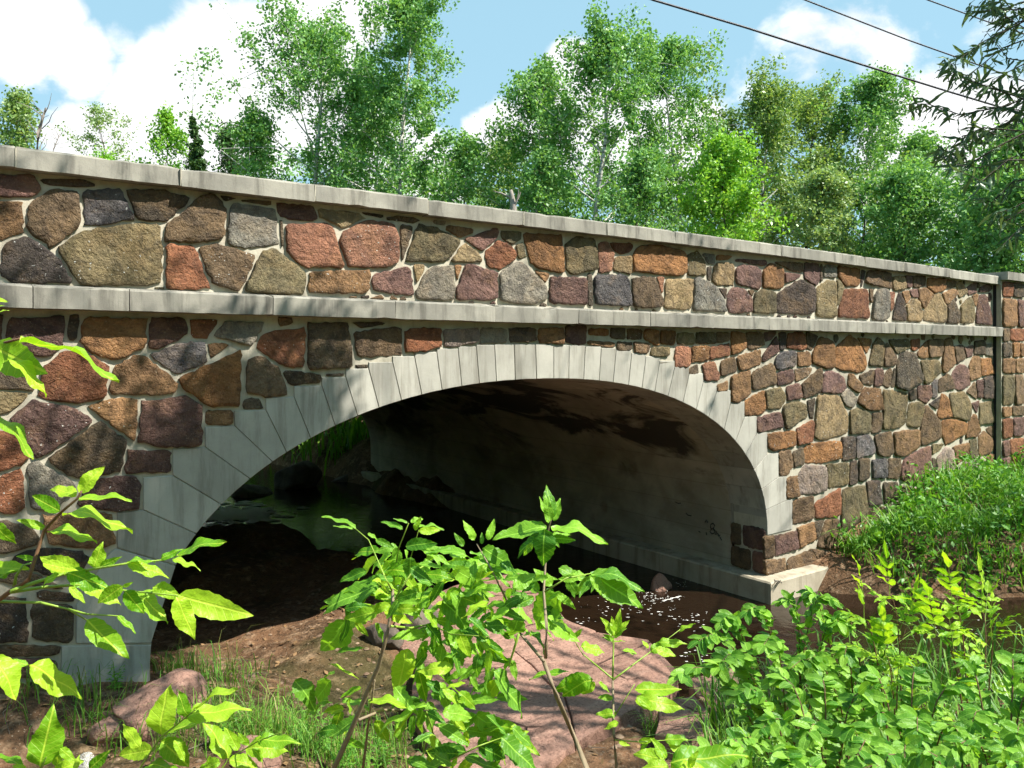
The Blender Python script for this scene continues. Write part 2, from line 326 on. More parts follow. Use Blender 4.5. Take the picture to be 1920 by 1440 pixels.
def terrain_np(x, y):
    x = np.asarray(x, float); y = np.asarray(y, float)
    d2 = (x[..., None] - BKn[:, 0]) ** 2 + (y[..., None] - BKn[:, 1]) ** 2 + .02
    w = 1.0 / d2 ** 1.6; bank = (w * BKn[:, 2]).sum(-1) / w.sum(-1)
    best = np.full(x.shape, 1e9); 
    for (ax, ay, aw), (bx, by, bw) in zip(CH[:-1], CH[1:]):
        ux, uy = bx - ax, by - ay; L2 = ux * ux + uy * uy
        tt = np.clip(((x - ax) * ux + (y - ay) * uy) / L2, 0, 1)
        d = np.hypot(x - ax - ux * tt, y - ay - uy * tt) - (aw + (bw - aw) * tt)
        best = np.minimum(best, d)
    k = np.clip((best + .35) / 1.15, 0, 1); k = k * k * (3 - 2 * k)
    n = .05 * np.sin(x * 2.1 + 1.3 * np.sin(y * 1.7)) + .035 * np.sin(y * 3.3 + 2 * np.sin(x * 1.1)) + .015 * np.sin(x * 9 + 3 * np.sin(y * 5)) + .012 * np.sin(y * 11 + 2 * np.sin(x * 7))
    far = np.clip(np.hypot(x - 5, y) / 60, 0, 1)
    return -.4 + (bank + n * (1 + 6 * far) + .4) * k
def gz(x, y): return float(terrain_np(np.array([x]), np.array([y]))[0])
def make_terrain():
    def axis(c, n, fine, far):
        a = np.linspace(-1, 1, n); k = 5.2
        s = np.sinh(a * k) / np.sinh(k); return c + s * far
    xs = np.unique(np.concatenate([np.arange(-4, 18.01, .13), 7 + np.sinh(np.linspace(-1, 1, 90) * 5) / np.sinh(5) * 900]))
    ys = np.unique(np.concatenate([np.arange(-8, 14.01, .14), 3 + np.sinh(np.linspace(-1, 1, 90) * 5) / np.sinh(5) * 900]))
    X, Y = np.meshgrid(xs, ys); Z = terrain_np(X, Y)
    V = np.stack([X.ravel(), Y.ravel(), Z.ravel()], 1); nx, ny = len(xs), len(ys)
    i, j = np.meshgrid(np.arange(nx - 1), np.arange(ny - 1)); a = (j * nx + i).ravel()
    Fc = np.stack([a, a + 1, a + nx + 1, a + nx], 1)
    o = np_mesh('ground', V, Fc, M['dirt'], smooth=True); tag(o, kind='structure')
make_terrain()
wmb = MB(); wmb.add([(-70, -60, WATER), (120, -60, WATER), (120, 110, WATER), (-70, 110, WATER)], [(0, 1, 2, 3)])
tag(wmb.build('water', M['water']), kind='structure')

# ------------------------------------------------------------------ bridge
BR = empty('stone_bridge'); tag(BR, 'stone arch road bridge of mixed fieldstone with pale limestone arch ring and copings', 'bridge')
XL, XR = -4.0, 14.86                 # face from off-frame to the end pilaster
PIL1 = 15.75
STR_Z0, STR_Z1, STR_P = 3.505, 3.645, .15
ZTOP = lambda s: 4.395 + .05 * (1 - ((s - 6.0) / 9.5) ** 2)   # underside of the coping
COP_H, COP_P = .14, .12
CX, AX = (SPRX0 + SPRX1) / 2, (SPRX1 - SPRX0) / 2
SPZ = .92; BZ = 2.03
def intr(s):
    k = max(0.0, 1 - abs((s - CX) / AX) ** 2.15); return SPZ + BZ * k ** (1 / 2.15)

def prism(poly, y0, y1, bevel=.006):
    """poly: list of (s, z), counter-clockwise seen from the camera side; front face at y0 with a small bevel, back at y1"""
    n = len(poly); c = (sum(p[0] for p in poly) / n, sum(p[1] for p in poly) / n)
    def inset(p):
        d = math.hypot(p[0] - c[0], p[1] - c[1]); k = max(0, 1 - bevel / max(d, 1e-6)); return (c[0] + (p[0] - c[0]) * k, c[1] + (p[1] - c[1]) * k)
    fr = [inset(p) for p in poly]
    vs = [(p[0], y0, p[1]) for p in fr] + [(p[0], y0 + bevel, p[1]) for p in poly] + [(p[0], y1, p[1]) for p in poly]
    fs = [tuple(range(n))] + [tuple(reversed(range(2 * n, 3 * n)))]
    for r in range(2):
        for i in range(n):
            j = (i + 1) % n; fs.append((r * n + i, (r + 1) * n + i, (r + 1) * n + j, r * n + j))
    return MB().add(vs, fs)
def shrink(poly, d):
    n = len(poly); c = Vector((sum(p[0] for p in poly) / n, sum(p[1] for p in poly) / n)); out = []
    for p in poly:
        v = Vector(p) - c; out.append(tuple(c + v * max(0, 1 - d / max(v.length, 1e-6))))
    return out
def area(p): return .5 * sum(p[i][0] * p[(i + 1) % len(p)][1] - p[(i + 1) % len(p)][0] * p[i][1] for i in range(len(p)))
def ccw(p): return p if area(p) > 0 else p[::-1]
def wz(u, v, y=0.0):
    q = onwall(u, v, y); return (q.x, q.z)

# voussoir joints: (intrados column,row) and (extrados column,row) read off the photograph
JOINTS = [((284, 1206), (141, 1207)), ((328, 1060), (218, 1027)), ((358, 1002), (267, 955)), ((400, 948), (322, 890)), ((445, 900), (383, 837)), ((487, 868), (438, 797)), ((537, 840), (497, 767)), ((582, 817), (550, 743)), ((628, 795), (602, 722)),
          ((670, 774), (647, 706)), ((710, 757), (690, 690)), ((752, 742), (735, 678)), ((790, 731), (776, 667)), ((828, 725), (818, 659)), ((865, 720), (858, 653)), ((898, 716), (892, 649)), ((930, 713), (926, 646)), ((965, 711), (963, 645)), ((1005, 710), (1003, 645)), ((1037, 711), (1037, 646)), ((1065, 712), (1066, 647)), ((1093, 714), (1096, 649)),
          ((1122, 717), (1126, 652)), ((1148, 720), (1154, 656)), ((1177, 726), (1183, 661)), ((1202, 732), (1210, 667)), ((1226, 741), (1236, 676)), ((1251, 751), (1264, 687)), ((1279, 765), (1291, 700)), ((1304, 779), (1318, 713)), ((1327, 790), (1343, 732)), ((1349, 806), (1369, 754)), ((1370, 828), (1395, 781)), ((1391, 853), (1418, 812)), ((1407, 882), (1438, 850)), ((1421, 919), (1459, 894)), ((1429, 957), (1474, 938)), ((1436, 1004), (1485, 992))]
J = [(wz(*a), wz(*b)) for a, b in JOINTS]
def onarch(s, z):
    if abs(s - CX) < .75 * AX: return (s, intr(s))
    k = max(0., min(1., (z - SPZ) / BZ)); return (CX + math.copysign(AX * (1 - k ** 2.15) ** (1 / 2.15), s - CX), z)
J = [(onarch(*i_), o_) for i_, o_ in J]
ring_polys = []
for k in range(len(J) - 1):
    (ia, oa), (ib, ob) = J[k], J[k + 1]
    mids = (ia[0] + ib[0]) / 2
    corner = (oa[0], ob[1]) if ob[1] > oa[1] else (ob[0], oa[1])
    if k == 0: corner = (oa[0], oa[1] + .12); poly = [ia, oa, (oa[0], oa[1] + .27), (ob[0] - .04, ob[1] - .02), ob, ib]
    else:
        poly = [ia, oa, corner, ob]
        poly.append(ib); poly.append(onarch(mids, (ia[1] + ib[1]) / 2))
    ring_polys.append(ccw(poly))
lb = [wz(284, 1208), wz(275, 1330), wz(112, 1320), wz(114, 1210)]; ring_polys.append(ccw(lb))
for p in ring_polys:
    prism(shrink(p, .005), -.012, .55, .005).build('voussoir', M['ring'], BR)

# copings and string course
def worn_bar(mb, s0, s1, prof, za, zb, edge):
    """extruded moulding with slightly wavering, here and there chipped, front edges"""
    st = max(2, int((s1 - s0) / .09)); n = len(prof); vs = []; fs = []
    for i in range(st + 1):
        f = i / st; s = s0 + (s1 - s0) * f
        for k, (y, z) in enumerate(prof):
            dy = dz = 0.0
            if k in edge:
                dy, dz = rnd.gauss(0, .0016), rnd.gauss(0, .0014)
                if rnd.random() < .05 or (i in (0, st) and rnd.random() < .35): dy += rnd.uniform(.004, .016); dz += (rnd.uniform(.003, .012) if k == edge[0] else -rnd.uniform(.003, .01))
            vs.append((s, y + dy, za + (zb - za) * f + z + dz))
    for i in range(st): fs += [(i * n + k, i * n + (k + 1) % n, (i + 1) * n + (k + 1) % n, (i + 1) * n + k) for k in range(n)]
    fs += [tuple(range(n))[::-1], tuple(range(st * n, st * n + n))]; mb.add(vs, fs)
COPJ = [onwall(u, 400, -COP_P).x for u in (30, 340, 592, 803, 983, 1138, 1266, 1380, 1466, 1544, 1624, 1695, 1782)]
COPJ = [XL, -2.3, -1.0] + COPJ + [14.95]
rnd = random.Random(4)
for a, b in zip(COPJ[:-1], COPJ[1:]):
    mb = MB(); g = .004; n = 5; 
    for (s0, s1) in [(a + g, b - g)]:
        dz_ = rnd.uniform(-.004, .004); z0a, z0b = ZTOP(s0) + dz_, ZTOP(s1) + dz_; j = rnd.uniform(-.008, .008)
        prof = [(-COP_P + j, 0), (-COP_P + .004 + j, COP_H - .015), (-COP_P + .016 + j, COP_H), (.52, COP_H), (.52, 0)]
        worn_bar(mb, s0, s1, prof, z0a, z0b, (0, 1, 2))
    mb.build('coping_stone', M['coping'], BR)
    mj = MB(); mj.box((b - g, -COP_P + .006, ZTOP(b) + .004), (b + g, .5, ZTOP(b) + COP_H - .006)); mj.build('coping_joint', M['mortar'], BR)
STRJ = [onwall(u, 600, -STR_P).x for u in (62, 243, 513, 742, 929, 1086, 1220, 1339, 1443, 1535, 1617, 1680, 1735)]
STRJ = [XL, -2.2, -.9] + STRJ + [15.0]
for a, b in zip(STRJ[:-1], STRJ[1:]):
    s0, s1 = a + .003, b - .003; j = rnd.uniform(-.004, .004)
    prof = [(-STR_P + j, STR_Z0), (-STR_P + j, STR_Z1), (-STR_P + .012 + j, STR_Z1 + .012), (.0, STR_Z1 + .03), (.35, STR_Z1 + .03), (.35, STR_Z0)]; n = len(prof)
    mb = MB(); worn_bar(mb, s0, s1, prof, 0, 0, (0, 1, 2)); mb.build('string_course_block', M['coping'], BR)

# wall bodies (mortar surface) with the arch opening
def wall_with_arch():
    # outline strip: for columns of s, bottom is ground or extrados line of the ring
    ss = sorted(set([XL, 0.0, SPRX0 - .8] + [SPRX0 + .012 + (SPRX1 - SPRX0 - .024) * (1 - math.cos(math.pi * i / 60)) / 2 for i in range(61)] + [9.5, 11, 13, XR + .3, 19]))
    mb = MB()
    def bot(s): return intr(s) + .03 if SPRX0 < s < SPRX1 else -.35
    cols = []
    for s in ss:
        cols.append((s, bot(s)))
        if abs(s - (SPRX0 - .8)) < 1e-6: pass
    # split at the jambs
    seq = []
    for s, b in cols:
        seq.append((s, b))
    left = [c for c in seq if c[0] <= SPRX0] + [(SPRX0 - .001, -.35)]; mid = [(SPRX0 - .001, SPZ + .02)] + [c for c in seq if SPRX0 < c[0] < SPRX1] + [(SPRX1 + .001, SPZ + .02)]; right = [(SPRX1 + .001, -.35)] + [c for c in seq if c[0] >= SPRX1]
    for seg in (left, mid, right):
        for (a, ba), (b, bb) in zip(seg[:-1], seg[1:]):
            zt = STR_Z0 + .01
            vs = [(a, 0, ba), (b, 0, bb), (b, 0, zt), (a, 0, zt), (a, .5, ba), (b, .5, bb), (b, .5, zt), (a, .5, zt)]
            mb.add(vs, [(0, 1, 2, 3), (7, 6, 5, 4), (0, 4, 5, 1), (3, 2, 6, 7)])
    # jamb faces
    for s in (SPRX0 - .001, SPRX1 + .001): mb.add([(s, 0, -.35), (s, .5, -.35), (s, .5, SPZ + .02), (s, 0, SPZ + .02)], [(0, 1, 2, 3)])
    return mb
SPW = wall_with_arch().build('spandrel_wall', M['mortar'], BR)
pw = MB(); ss = [XL + (XR + .3 - XL) * i / 24 for i in range(25)]
for a, b in zip(ss[:-1], ss[1:]):
    z0 = STR_Z1 + .02; vs = [(a, 0, z0), (b, 0, z0), (b, 0, ZTOP(b) + .01), (a, 0, ZTOP(a) + .01), (a, .45, z0), (b, .45, z0), (b, .45, ZTOP(b) + .01), (a, .45, ZTOP(a) + .01)]
    pw.add(vs, [(0, 1, 2, 3), (7, 6, 5, 4), (3, 2, 6, 7), (0, 4, 5, 1)])
PAR = pw.build('parapet', M['mortar'], BR)

# barrel vault behind the ring, with the far face, deck and far parapet
def barrel():
    mb = MB(); n = 56; y0, y1 = .55, DEPTH
    def prof(off):
        pts = [(SPRX0 - off, -.4), (SPRX0 - off, SPZ)]
        for i in range(1, n):
            a = math.pi - math.pi * i / n; c_, s_ = math.cos(a), math.sin(a); e = 2 / 2.15
            pts.append((CX + (AX + off) * math.copysign(abs(c_) ** e, c_), SPZ + (BZ + off) * abs(s_) ** e))
        return pts + [(SPRX1 + off, SPZ), (SPRX1 + off, -.4)]
    A, B = prof(.02), prof(.34); m = len(A); ys = [y0 + (y1 - y0) * i / 14 for i in range(15)]
    for k, y in enumerate(ys): mb.v += [(p[0], y, p[1]) for p in A]
    for k in range(14):
        for i in range(m - 1): a = k * m + i; mb.f.append((a, a + m, a + m + 1, a + 1))
    o = len(mb.v); mb.v += [(p[0], y1, p[1]) for p in B]
    for i in range(m - 1): mb.f.append(((14) * m + i, o + i, o + i + 1, 14 * m + i + 1))
    # front return between ring soffit and vault
    return mb
barrel().build('vault', M['vault'], BR, smooth=False)
dk = MB(); dk.box((-30, .5, 3.02), (40, DEPTH, 3.42)); dk.build('road_deck', M['asphalt'], BR)
bk = MB()
for a, b in ((-14.0, SPRX0 - .33), (SPRX1 + .33, 19.0)): bk.box((a, DEPTH - .4, -.3), (b, DEPTH + .02, 3.5))
bk.box((SPRX0 - .33, DEPTH - .4, SPZ + BZ + .33), (SPRX1 + .33, DEPTH + .02, 3.5))
for i in range(28):
    a = SPRX0 - .33 + (AX * 2 + .66) * i / 28; b = SPRX0 - .33 + (AX * 2 + .66) * (i + 1) / 28; mm = (a + b) / 2
    k = max(0., 1 - abs((mm - CX) / (AX + .34)) ** 2.15) ** (1 / 2.15); bk.box((a, DEPTH - .4, SPZ + (BZ + .3) * k), (b, DEPTH + .02, SPZ + BZ + .331))
bk.build('upstream_wall', M['mortar'], BR)
fp = MB(); fp.box((-14, DEPTH - .45, 3.501), (PIL1, DEPTH + .03, 4.42)); fp.build('upstream_parapet', M['mortar'], BR)
fc = MB(); fc.box((-14, DEPTH - .55, 4.42), (PIL1, DEPTH + .12, 4.55)); fc.build('upstream_coping', M['coping'], BR)

# footing ledge in the water
ft = MB()
FX0, FY0, FZ = 8.32, -.24, .40
poly = [(FX0, FY0), (9.58, FY0), (9.58, .06), (8.7, .06), (8.7, DEPTH), (FX0, DEPTH)]; n = 6; bv = .02
top_in = [(FX0 + bv, FY0 + bv), (9.58 - bv, FY0 + bv), (9.58 - bv, .06), (8.7, .06), (8.7, DEPTH), (FX0 + bv, DEPTH)]
vs = [(x, y, -.5) for x, y in poly] + [(x, y, FZ - bv) for x, y in poly] + [(x, y, FZ) for x, y in top_in]
fs = [tuple(range(12, 18))] + [(r * 6 + i, r * 6 + (i + 1) % 6, r * 6 + 6 + (i + 1) % 6, r * 6 + 6 + i) for r in range(2) for i in range(6)]
FT = ft.add(vs, fs).build('footing', M['concrete'], BR)

# end pilaster, its cap, and the wing wall beyond
PP = .13
pl = MB(); pl.box((XR, -PP, -.3), (PIL1, .5, 4.5)); PIL = pl.build('pilaster', M['mortar'], BR)
MB().box((XR - .006, -.05, .6), (XR + .02, .004, STR_Z0 - .003)).box((XR - .006, -.05, STR_Z1 + .035), (XR + .02, .004, 4.39)).build('painted_shadow_strip', M['side_shadow'], BR)  # dark strips that paint the shadow on the pilaster's left side
pc = prism([(XR - .02, 4.47), (PIL1 + .12, 4.47), (PIL1 + .12, 4.61), (XR - .02, 4.61)], -PP - .11, .62, .015); pc.build('pilaster_cap', M['coping'], BR)
wg = MB(); ws = [PIL1 + .001, 17, 18.5, 20.5]; wzt = [3.68, 3.6, 3.4, 2.9]
for i in range(3):
    a, b = ws[i], ws[i + 1]; vs = [(a, .02, -.3), (b, .02, -.3), (b, .02, wzt[i + 1]), (a, .02, wzt[i]), (a, .5, -.3), (b, .5, -.3), (b, .5, wzt[i + 1]), (a, .5, wzt[i])]
    wg.add(vs, [(0, 1, 2, 3), (7, 6, 5, 4), (3, 2, 6, 7), (1, 5, 6, 2)])
WNG = wg.build('wing_wall', M['mortar'], BR)
for i in range(3):
    a, b = ws[i] + .01, ws[i + 1] - .004; vs = []
    for (s, z) in ((a, wzt[i]), (b, wzt[i + 1])): vs += [(s, -.09, z + .002), (s, -.09, z + .13), (s, .56, z + .13), (s, .56, z + .002)]
    MB().add(vs, [(0, 3, 2, 1), (4, 5, 6, 7), (0, 1, 5, 4), (1, 2, 6, 5), (2, 3, 7, 6), (3, 0, 4, 7)]).build('wing_coping', M['coping'], BR)

# scribbles: on the barrel wall and on the footing
gr = random.Random(8)
def marker_stroke(pts, r=.006): return MB().tube(pts, r, r, 5)
def vault_pt(u, v):
    r = ray(u, v); x = SPRX1 + .012; q = CAM + r * ((x - CAM.x) / r.x); return Vector((x, q.y, q.z))
for st in ([(1333, 983), (1337, 981), (1340, 985), (1338, 990), (1334, 992), (1332, 988), (1333, 983)], [(1334, 992), (1331, 997), (1335, 1001), (1340, 999), (1340, 994), (1336, 991)], [(1342, 995), (1345, 1000), (1341, 1003), (1343, 996)],
           [(1346, 1000), (1348, 1006), (1350, 1003)], [(1350, 1007), (1353, 1013)], [(1322, 979), (1325, 975), (1327, 980)], [(1324, 998), (1325, 1003)], [(1310, 996), (1313, 998)], [(1266, 941), (1272, 944), (1277, 943)], [(1286, 962), (1290, 966), (1296, 967)]):
    marker_stroke([vault_pt(*p) for p in st], .007).build('marker_scribble', M['ink'], BR)
for st in ([(1452, 1087), (1456, 1095)], [(1454, 1089), (1462, 1089)], [(1458, 1094), (1460, 1089), (1462, 1093), (1464, 1088), (1465, 1093)]):
    marker_stroke([tuple(onz(u, v, FZ + .001)) for u, v in st], .005).build('marker_scribble', M['ink'], BR)

# ------------------------------------------------------------------ fieldstones, each traced where it sits in the face
PAL = {'b': (104, 84, 64), 'r': (134, 80, 54), 'o': (142, 98, 58), 'm': (104, 74, 72), 'p': (144, 96, 76), 's': (88, 88, 94), 'k': (56, 50, 52), 'g': (110, 100, 72), 't': (150, 130, 96), 'l': (128, 124, 114), 'w': (160, 142, 132), 'd': (74, 66, 56), 'n': (134, 100, 68)}
TR = {1: (3, 0, 260), 2: (3, 560, 320), 3: (4, 1080, 400), 4: (4, 1440, 440), 5: (3, 0, 680), 6: (4, 1340, 700), 8: (4, 0, 540), 9: (3, 0, 960), 7: (6.857, 1640, 700)}
STONES = {
'P1': """m -60,215 190,215 222,270 200,310 60,325 -60,325|k 235,225 440,235 520,262 400,275 260,270|n -60,350 95,350 130,400 135,520 60,548 -60,550|b 155,385 250,310 390,290 445,310 455,430 420,510 310,600 200,545 160,450|s 460,300 660,295 705,320 740,425 720,455 500,478 470,470
d 735,300 900,305 1040,335 1030,380 930,462 850,450 760,415 715,320|b 925,490 1130,318 1230,330 1275,380 1260,525 1130,585 940,580|l 1295,375 1345,365 1530,395 1550,430 1565,600 1440,608 1275,590|m 1560,365 1760,385 1785,440 1680,455 1580,440|d 1580,460 1605,470 1610,620 1580,570
k 1250,322 1330,340 1290,350 1260,345|d 1360,345 1510,350 1500,378 1400,365|g 345,600 460,520 740,480 890,480 910,520 920,780 830,805 450,808 400,720 350,650|r 950,620 1005,600 1105,620 1180,825 1000,828 945,810|b 1120,605 1250,600 1440,645 1430,690 1340,835 1220,800 1150,680
g 1470,640 1530,620 1600,645 1735,740 1720,862 1365,850|k 10,680 40,600 110,558 190,570 280,640 385,760 370,800 80,790 15,730|s -60,600 15,610 0,690 -60,720""",
'P2': """t 130,220 330,240 385,270 250,315 180,285 125,255|k 370,235 480,250 470,270 400,255|d 500,265 600,262 680,285 640,300 520,285|p -60,300 160,300 190,330 245,510 240,530 40,525 -10,500 -60,400|p 250,380 300,320 420,280 520,300 565,440 570,500 480,530 290,535 265,470
d 570,315 635,315 625,390 590,490 575,430|g 690,305 780,320 905,385 850,500 820,520 620,520 605,490 650,380|l 775,285 825,290 815,310 790,305|n 850,310 970,330 960,355 900,370 840,335|m 950,380 1110,330 1125,370 1045,450 1010,430|g 1145,340 1255,350 1250,385 1205,402 1150,370
t 850,490 900,440 945,420 990,450 1040,525 880,520|r 1060,480 1090,430 1130,405 1205,445 1220,490 1130,550 1080,540|g 1230,430 1265,405 1280,470 1240,490|o 1275,360 1470,370 1490,420 1500,560 1420,555 1320,520 1290,430|g 1515,420 1570,385 1650,395 1670,440 1675,550 1560,575 1510,540
p 1695,420 1740,415 1775,480 1750,560 1695,560|r 1770,410 1870,410 1870,440 1830,465 1780,440|t 1790,480 1880,470 1880,590 1770,560|n 55,610 90,570 390,560 400,650 370,680 55,685|m 420,590 640,540 655,640 650,700 520,670 420,665|t 650,535 705,540 680,620 655,600
l 715,590 780,545 870,535 880,620 875,715 680,710 670,660|n 890,540 915,540 910,590 888,600|m 920,580 960,545 1115,565 1120,700 1080,715 890,715 890,660|l 1140,600 1200,540 1285,510 1330,560 1395,660 1390,710 1310,735 1135,720|n 1345,560 1415,580 1390,620 1360,600|m 1425,600 1610,605 1615,735 1600,745 1415,740
d 1625,590 1655,590 1660,740 1630,745|s 1670,590 1830,590 1860,640 1870,740 1860,755 1675,745""",
'P3': """o 450,290 500,255 640,262 790,290 830,390 820,430 720,475 600,465 460,455 440,360|g 835,330 920,300 960,340 975,400 970,465 850,470 838,400|l 960,310 1050,315 1045,370 1000,380 970,340|o 1060,315 1170,320 1120,345 1060,352|d 985,405 1015,400 1018,490 985,490|t 1040,420 1080,380 1195,370 1190,440 1170,530 1090,540 1030,510
m 1215,345 1415,355 1420,395 1380,405 1210,380|m 1205,430 1260,405 1350,410 1395,450 1395,560 1330,565 1210,545|o 1405,440 1450,395 1520,400 1560,450 1565,540 1480,555 1410,550|b 1510,365 1695,375 1700,435 1620,430 1530,400|m 1575,440 1690,455 1650,490 1575,515|b 430,505 560,490 610,520 650,640 640,690 440,690
p 625,495 660,490 655,560 640,590|t 680,540 720,500 870,485 875,600 860,705 665,700|l 890,495 960,495 1050,545 1100,620 1135,700 1110,725 900,715 882,650|k 1090,560 1140,560 1130,630 1105,600|m 1150,620 1190,570 1270,565 1320,640 1315,730 1150,735 1140,690|b 1305,585 1340,585 1325,625|g 1345,600 1400,580 1490,585 1500,740 1330,735
k 1510,600 1690,495 1780,545 1795,700 1750,745 1520,740""",
'P4': """g 360,390 430,345 510,345 510,605 360,600|g 520,345 575,390 540,500 520,520|r 590,400 755,400 765,600 740,620 540,610 545,560|m 285,225 385,225 385,365 330,360 280,310|d 395,235 415,235 410,330 392,350|l 435,240 520,240 515,330 430,330|o 530,245 600,240 695,265 690,380 580,380 530,320|k 705,280 740,285 715,370 700,380
b 755,280 850,275 930,300 930,400 850,395 725,385|t 950,325 1020,320 1030,400 960,415 945,380|m 1035,320 1075,320 1080,400 1050,400|b 1095,315 1185,315 1185,385 1100,390|o 1205,330 1325,335 1325,410 1250,430 1200,400|b 1340,340 1415,350 1400,395 1340,400|b 770,415 800,415 790,490 770,490|l 830,430 870,410 905,440 915,600 870,630 780,620 800,500
k 985,450 1010,470 1035,630 940,630|p 915,430 960,430 940,540 925,560|n 1010,440 1060,420 1075,470 1040,520|t 1045,540 1090,490 1130,500 1155,560 1150,640 1050,635|n 1140,410 1190,405 1235,450 1180,545 1145,500|m 1070,415 1115,410 1120,470 1085,460|t 1180,560 1250,460 1290,450 1330,540 1330,650 1175,640|n 1320,440 1400,410 1420,450 1345,520
t 1420,380 1450,360 1490,430 1440,460|m 1500,400 1560,360 1560,430 1510,450|d 1360,540 1400,510 1435,580 1435,655 1350,650|g 1455,540 1520,480 1555,560 1550,655 1450,650|m 1590,470 1640,455 1680,600 1675,665 1565,655|n 1540,460 1590,440 1570,540|m 1600,400 1660,370 1670,435 1590,440""",
'S1': """m -60,1010 30,1010 20,1110 -60,1130|m 50,1025 345,1015 348,1115 300,1200 190,1190 40,1115|k 385,1015 450,1010 435,1115 375,1105|o 490,1020 820,1025 815,1170 680,1225 560,1205 470,1130|m 850,1020 1020,1020 1050,1090 930,1160 840,1165|r 1075,1030 1230,1030 1160,1115 1090,1110|l 1290,1040 1480,1040 1440,1120 1380,1155 1200,1120
n 1180,1160 1285,1155 1190,1225|s 870,1205 1010,1160 1125,1150 1155,1240 1100,1275 990,1308 900,1255|r 1480,1110 1700,1075 1710,1130 1700,1275 1590,1270 1440,1180""",
'S8': """r 330,600 460,490 620,515 825,585 785,815 470,840 285,795|n 880,585 970,545 1090,535 1200,610 1305,690 1290,790 1180,795 840,800 835,740|o 1345,690 1400,650 1590,580 1810,460 1825,520 1815,890 1700,885 1560,860 1400,760|d -60,560 110,600 260,690 255,750 -60,740|g -60,800 185,800 120,880 -60,960|m 100,960 250,845 540,905 700,990 560,1080 310,1245 230,1225 180,1130
n 650,900 870,840 1030,850 1015,1160 960,1150 830,1030 700,960|m 1075,870 1110,855 1350,830 1440,845 1515,920 1520,1150 1420,1190 1240,1185 1070,1130|n 1545,925 1735,910 1740,1025 1545,1030|d 405,1270 740,1025 850,1090 940,1190 920,1290 860,1380 600,1420 500,1400 420,1330|m 960,1260 1010,1215 1250,1205 1270,1390 930,1390|r -60,1110 110,1115 160,1170 215,1250 100,1340 -60,1400""",
'S5': """b 1395,10 1460,-20 1560,30 1605,130 1590,180 1500,185 1395,175|r 10,640 150,580 155,790 60,830 -40,800|l 170,580 260,565 370,640 400,700 300,810 200,800 160,700|m 590,660 740,645 765,700 770,810 640,815 450,800 520,720|n 250,870 610,860 625,1020 430,1035 290,1030|d -60,900 130,930 230,1020 60,1060 -60,1050|k 120,1070 400,1050 480,1110 440,1170 250,1180 100,1120|d -60,1130 90,1140 200,1200 420,1280 300,1330 -60,1290
d 1605,55 1640,50 1790,65 1800,115 1650,125|d 1380,225 1440,205 1465,250 1390,255""",
'S9': """k -30,510 150,500 160,640 120,740 -30,740|d 185,505 380,520 400,640 390,720 180,700 172,560|k 230,400 400,430 395,490 240,500|b -30,760 140,750 350,755 330,820 -30,830|m -30,850 150,840 300,850 290,930 -30,920|d 150,930 340,860 345,1000 200,1010""",
'S2': """d 65,870 280,870 300,940 310,1090 250,1110 80,1110 60,1050|b 320,910 460,890 580,900 585,1040 520,1050 340,1075|k 320,855 470,855 470,880 400,885|r 605,920 660,900 800,895 808,990 690,1015 610,1005|w 830,900 1005,890 1010,970 850,990 825,960|l 1030,890 1165,895 1160,960 1030,970|k 1190,890 1330,890 1335,955 1200,960|n 1355,895 1490,890 1485,965 1355,965|m 1505,880 1625,880 1620,985 1510,970
d 330,1090 380,1088 375,1110 340,1112|d 175,1140 245,1135 240,1155 180,1156""",
'S3': """o 105,868 250,870 250,915 110,905|d 270,868 370,870 375,925 310,935 265,900|b 390,875 500,880 495,945 390,940|n 110,945 290,955 290,1020 110,995|d 320,965 420,980 425,1030 380,1040 310,1030|b 440,970 560,980 545,1070 450,1065|o 520,880 625,890 620,980 580,980 515,950|o 645,890 755,895 750,980 640,970|g 770,905 890,905 880,975 820,980 765,960
g 905,900 1045,900 1040,970 910,970|b 1060,900 1155,900 1150,950 1065,965|o 1175,905 1270,910 1275,1000 1190,1050 1170,1030|b 1290,905 1400,905 1415,980 1330,1005 1290,990|m 1420,900 1500,890 1480,930 1430,955|g 580,1005 700,1000 700,1100 570,1100|p 725,1040 760,1000 830,1005 860,1080 850,1140 780,1175 720,1140|o 870,1005 995,995 995,1100 870,1110
r 1015,1010 1150,975 1155,1060 1020,1090|l 620,1110 710,1110 710,1135 650,1140|d 840,1170 900,1145 920,1170 915,1225 840,1230|p 935,1145 1030,1120 1070,1220 1050,1270 950,1270|b 1095,1110 1200,1080 1220,1180 1090,1225|n 1215,1070 1380,1020 1385,1130 1230,1180|m 1410,1050 1500,920 1520,1030 1410,1110|n 1065,1290 1130,1260 1145,1330 1090,1350 1060,1320
n 1155,1230 1310,1190 1315,1340 1220,1420 1160,1410|b 1325,1200 1480,1130 1505,1280 1335,1320|s 1500,1110 1560,1050 1655,1040 1660,1150 1510,1180|k 1525,910 1580,910 1570,1010 1530,1025|r 1600,910 1700,905 1725,1000 1690,1015 1590,1010|b 1730,900 1830,930 1780,1030 1735,1010|n 1670,1050 1760,1040 1765,1135 1670,1140|m 1520,1190 1630,1180 1630,1260 1525,1290|b 1650,1170 1770,1160 1740,1210 1660,1255""",
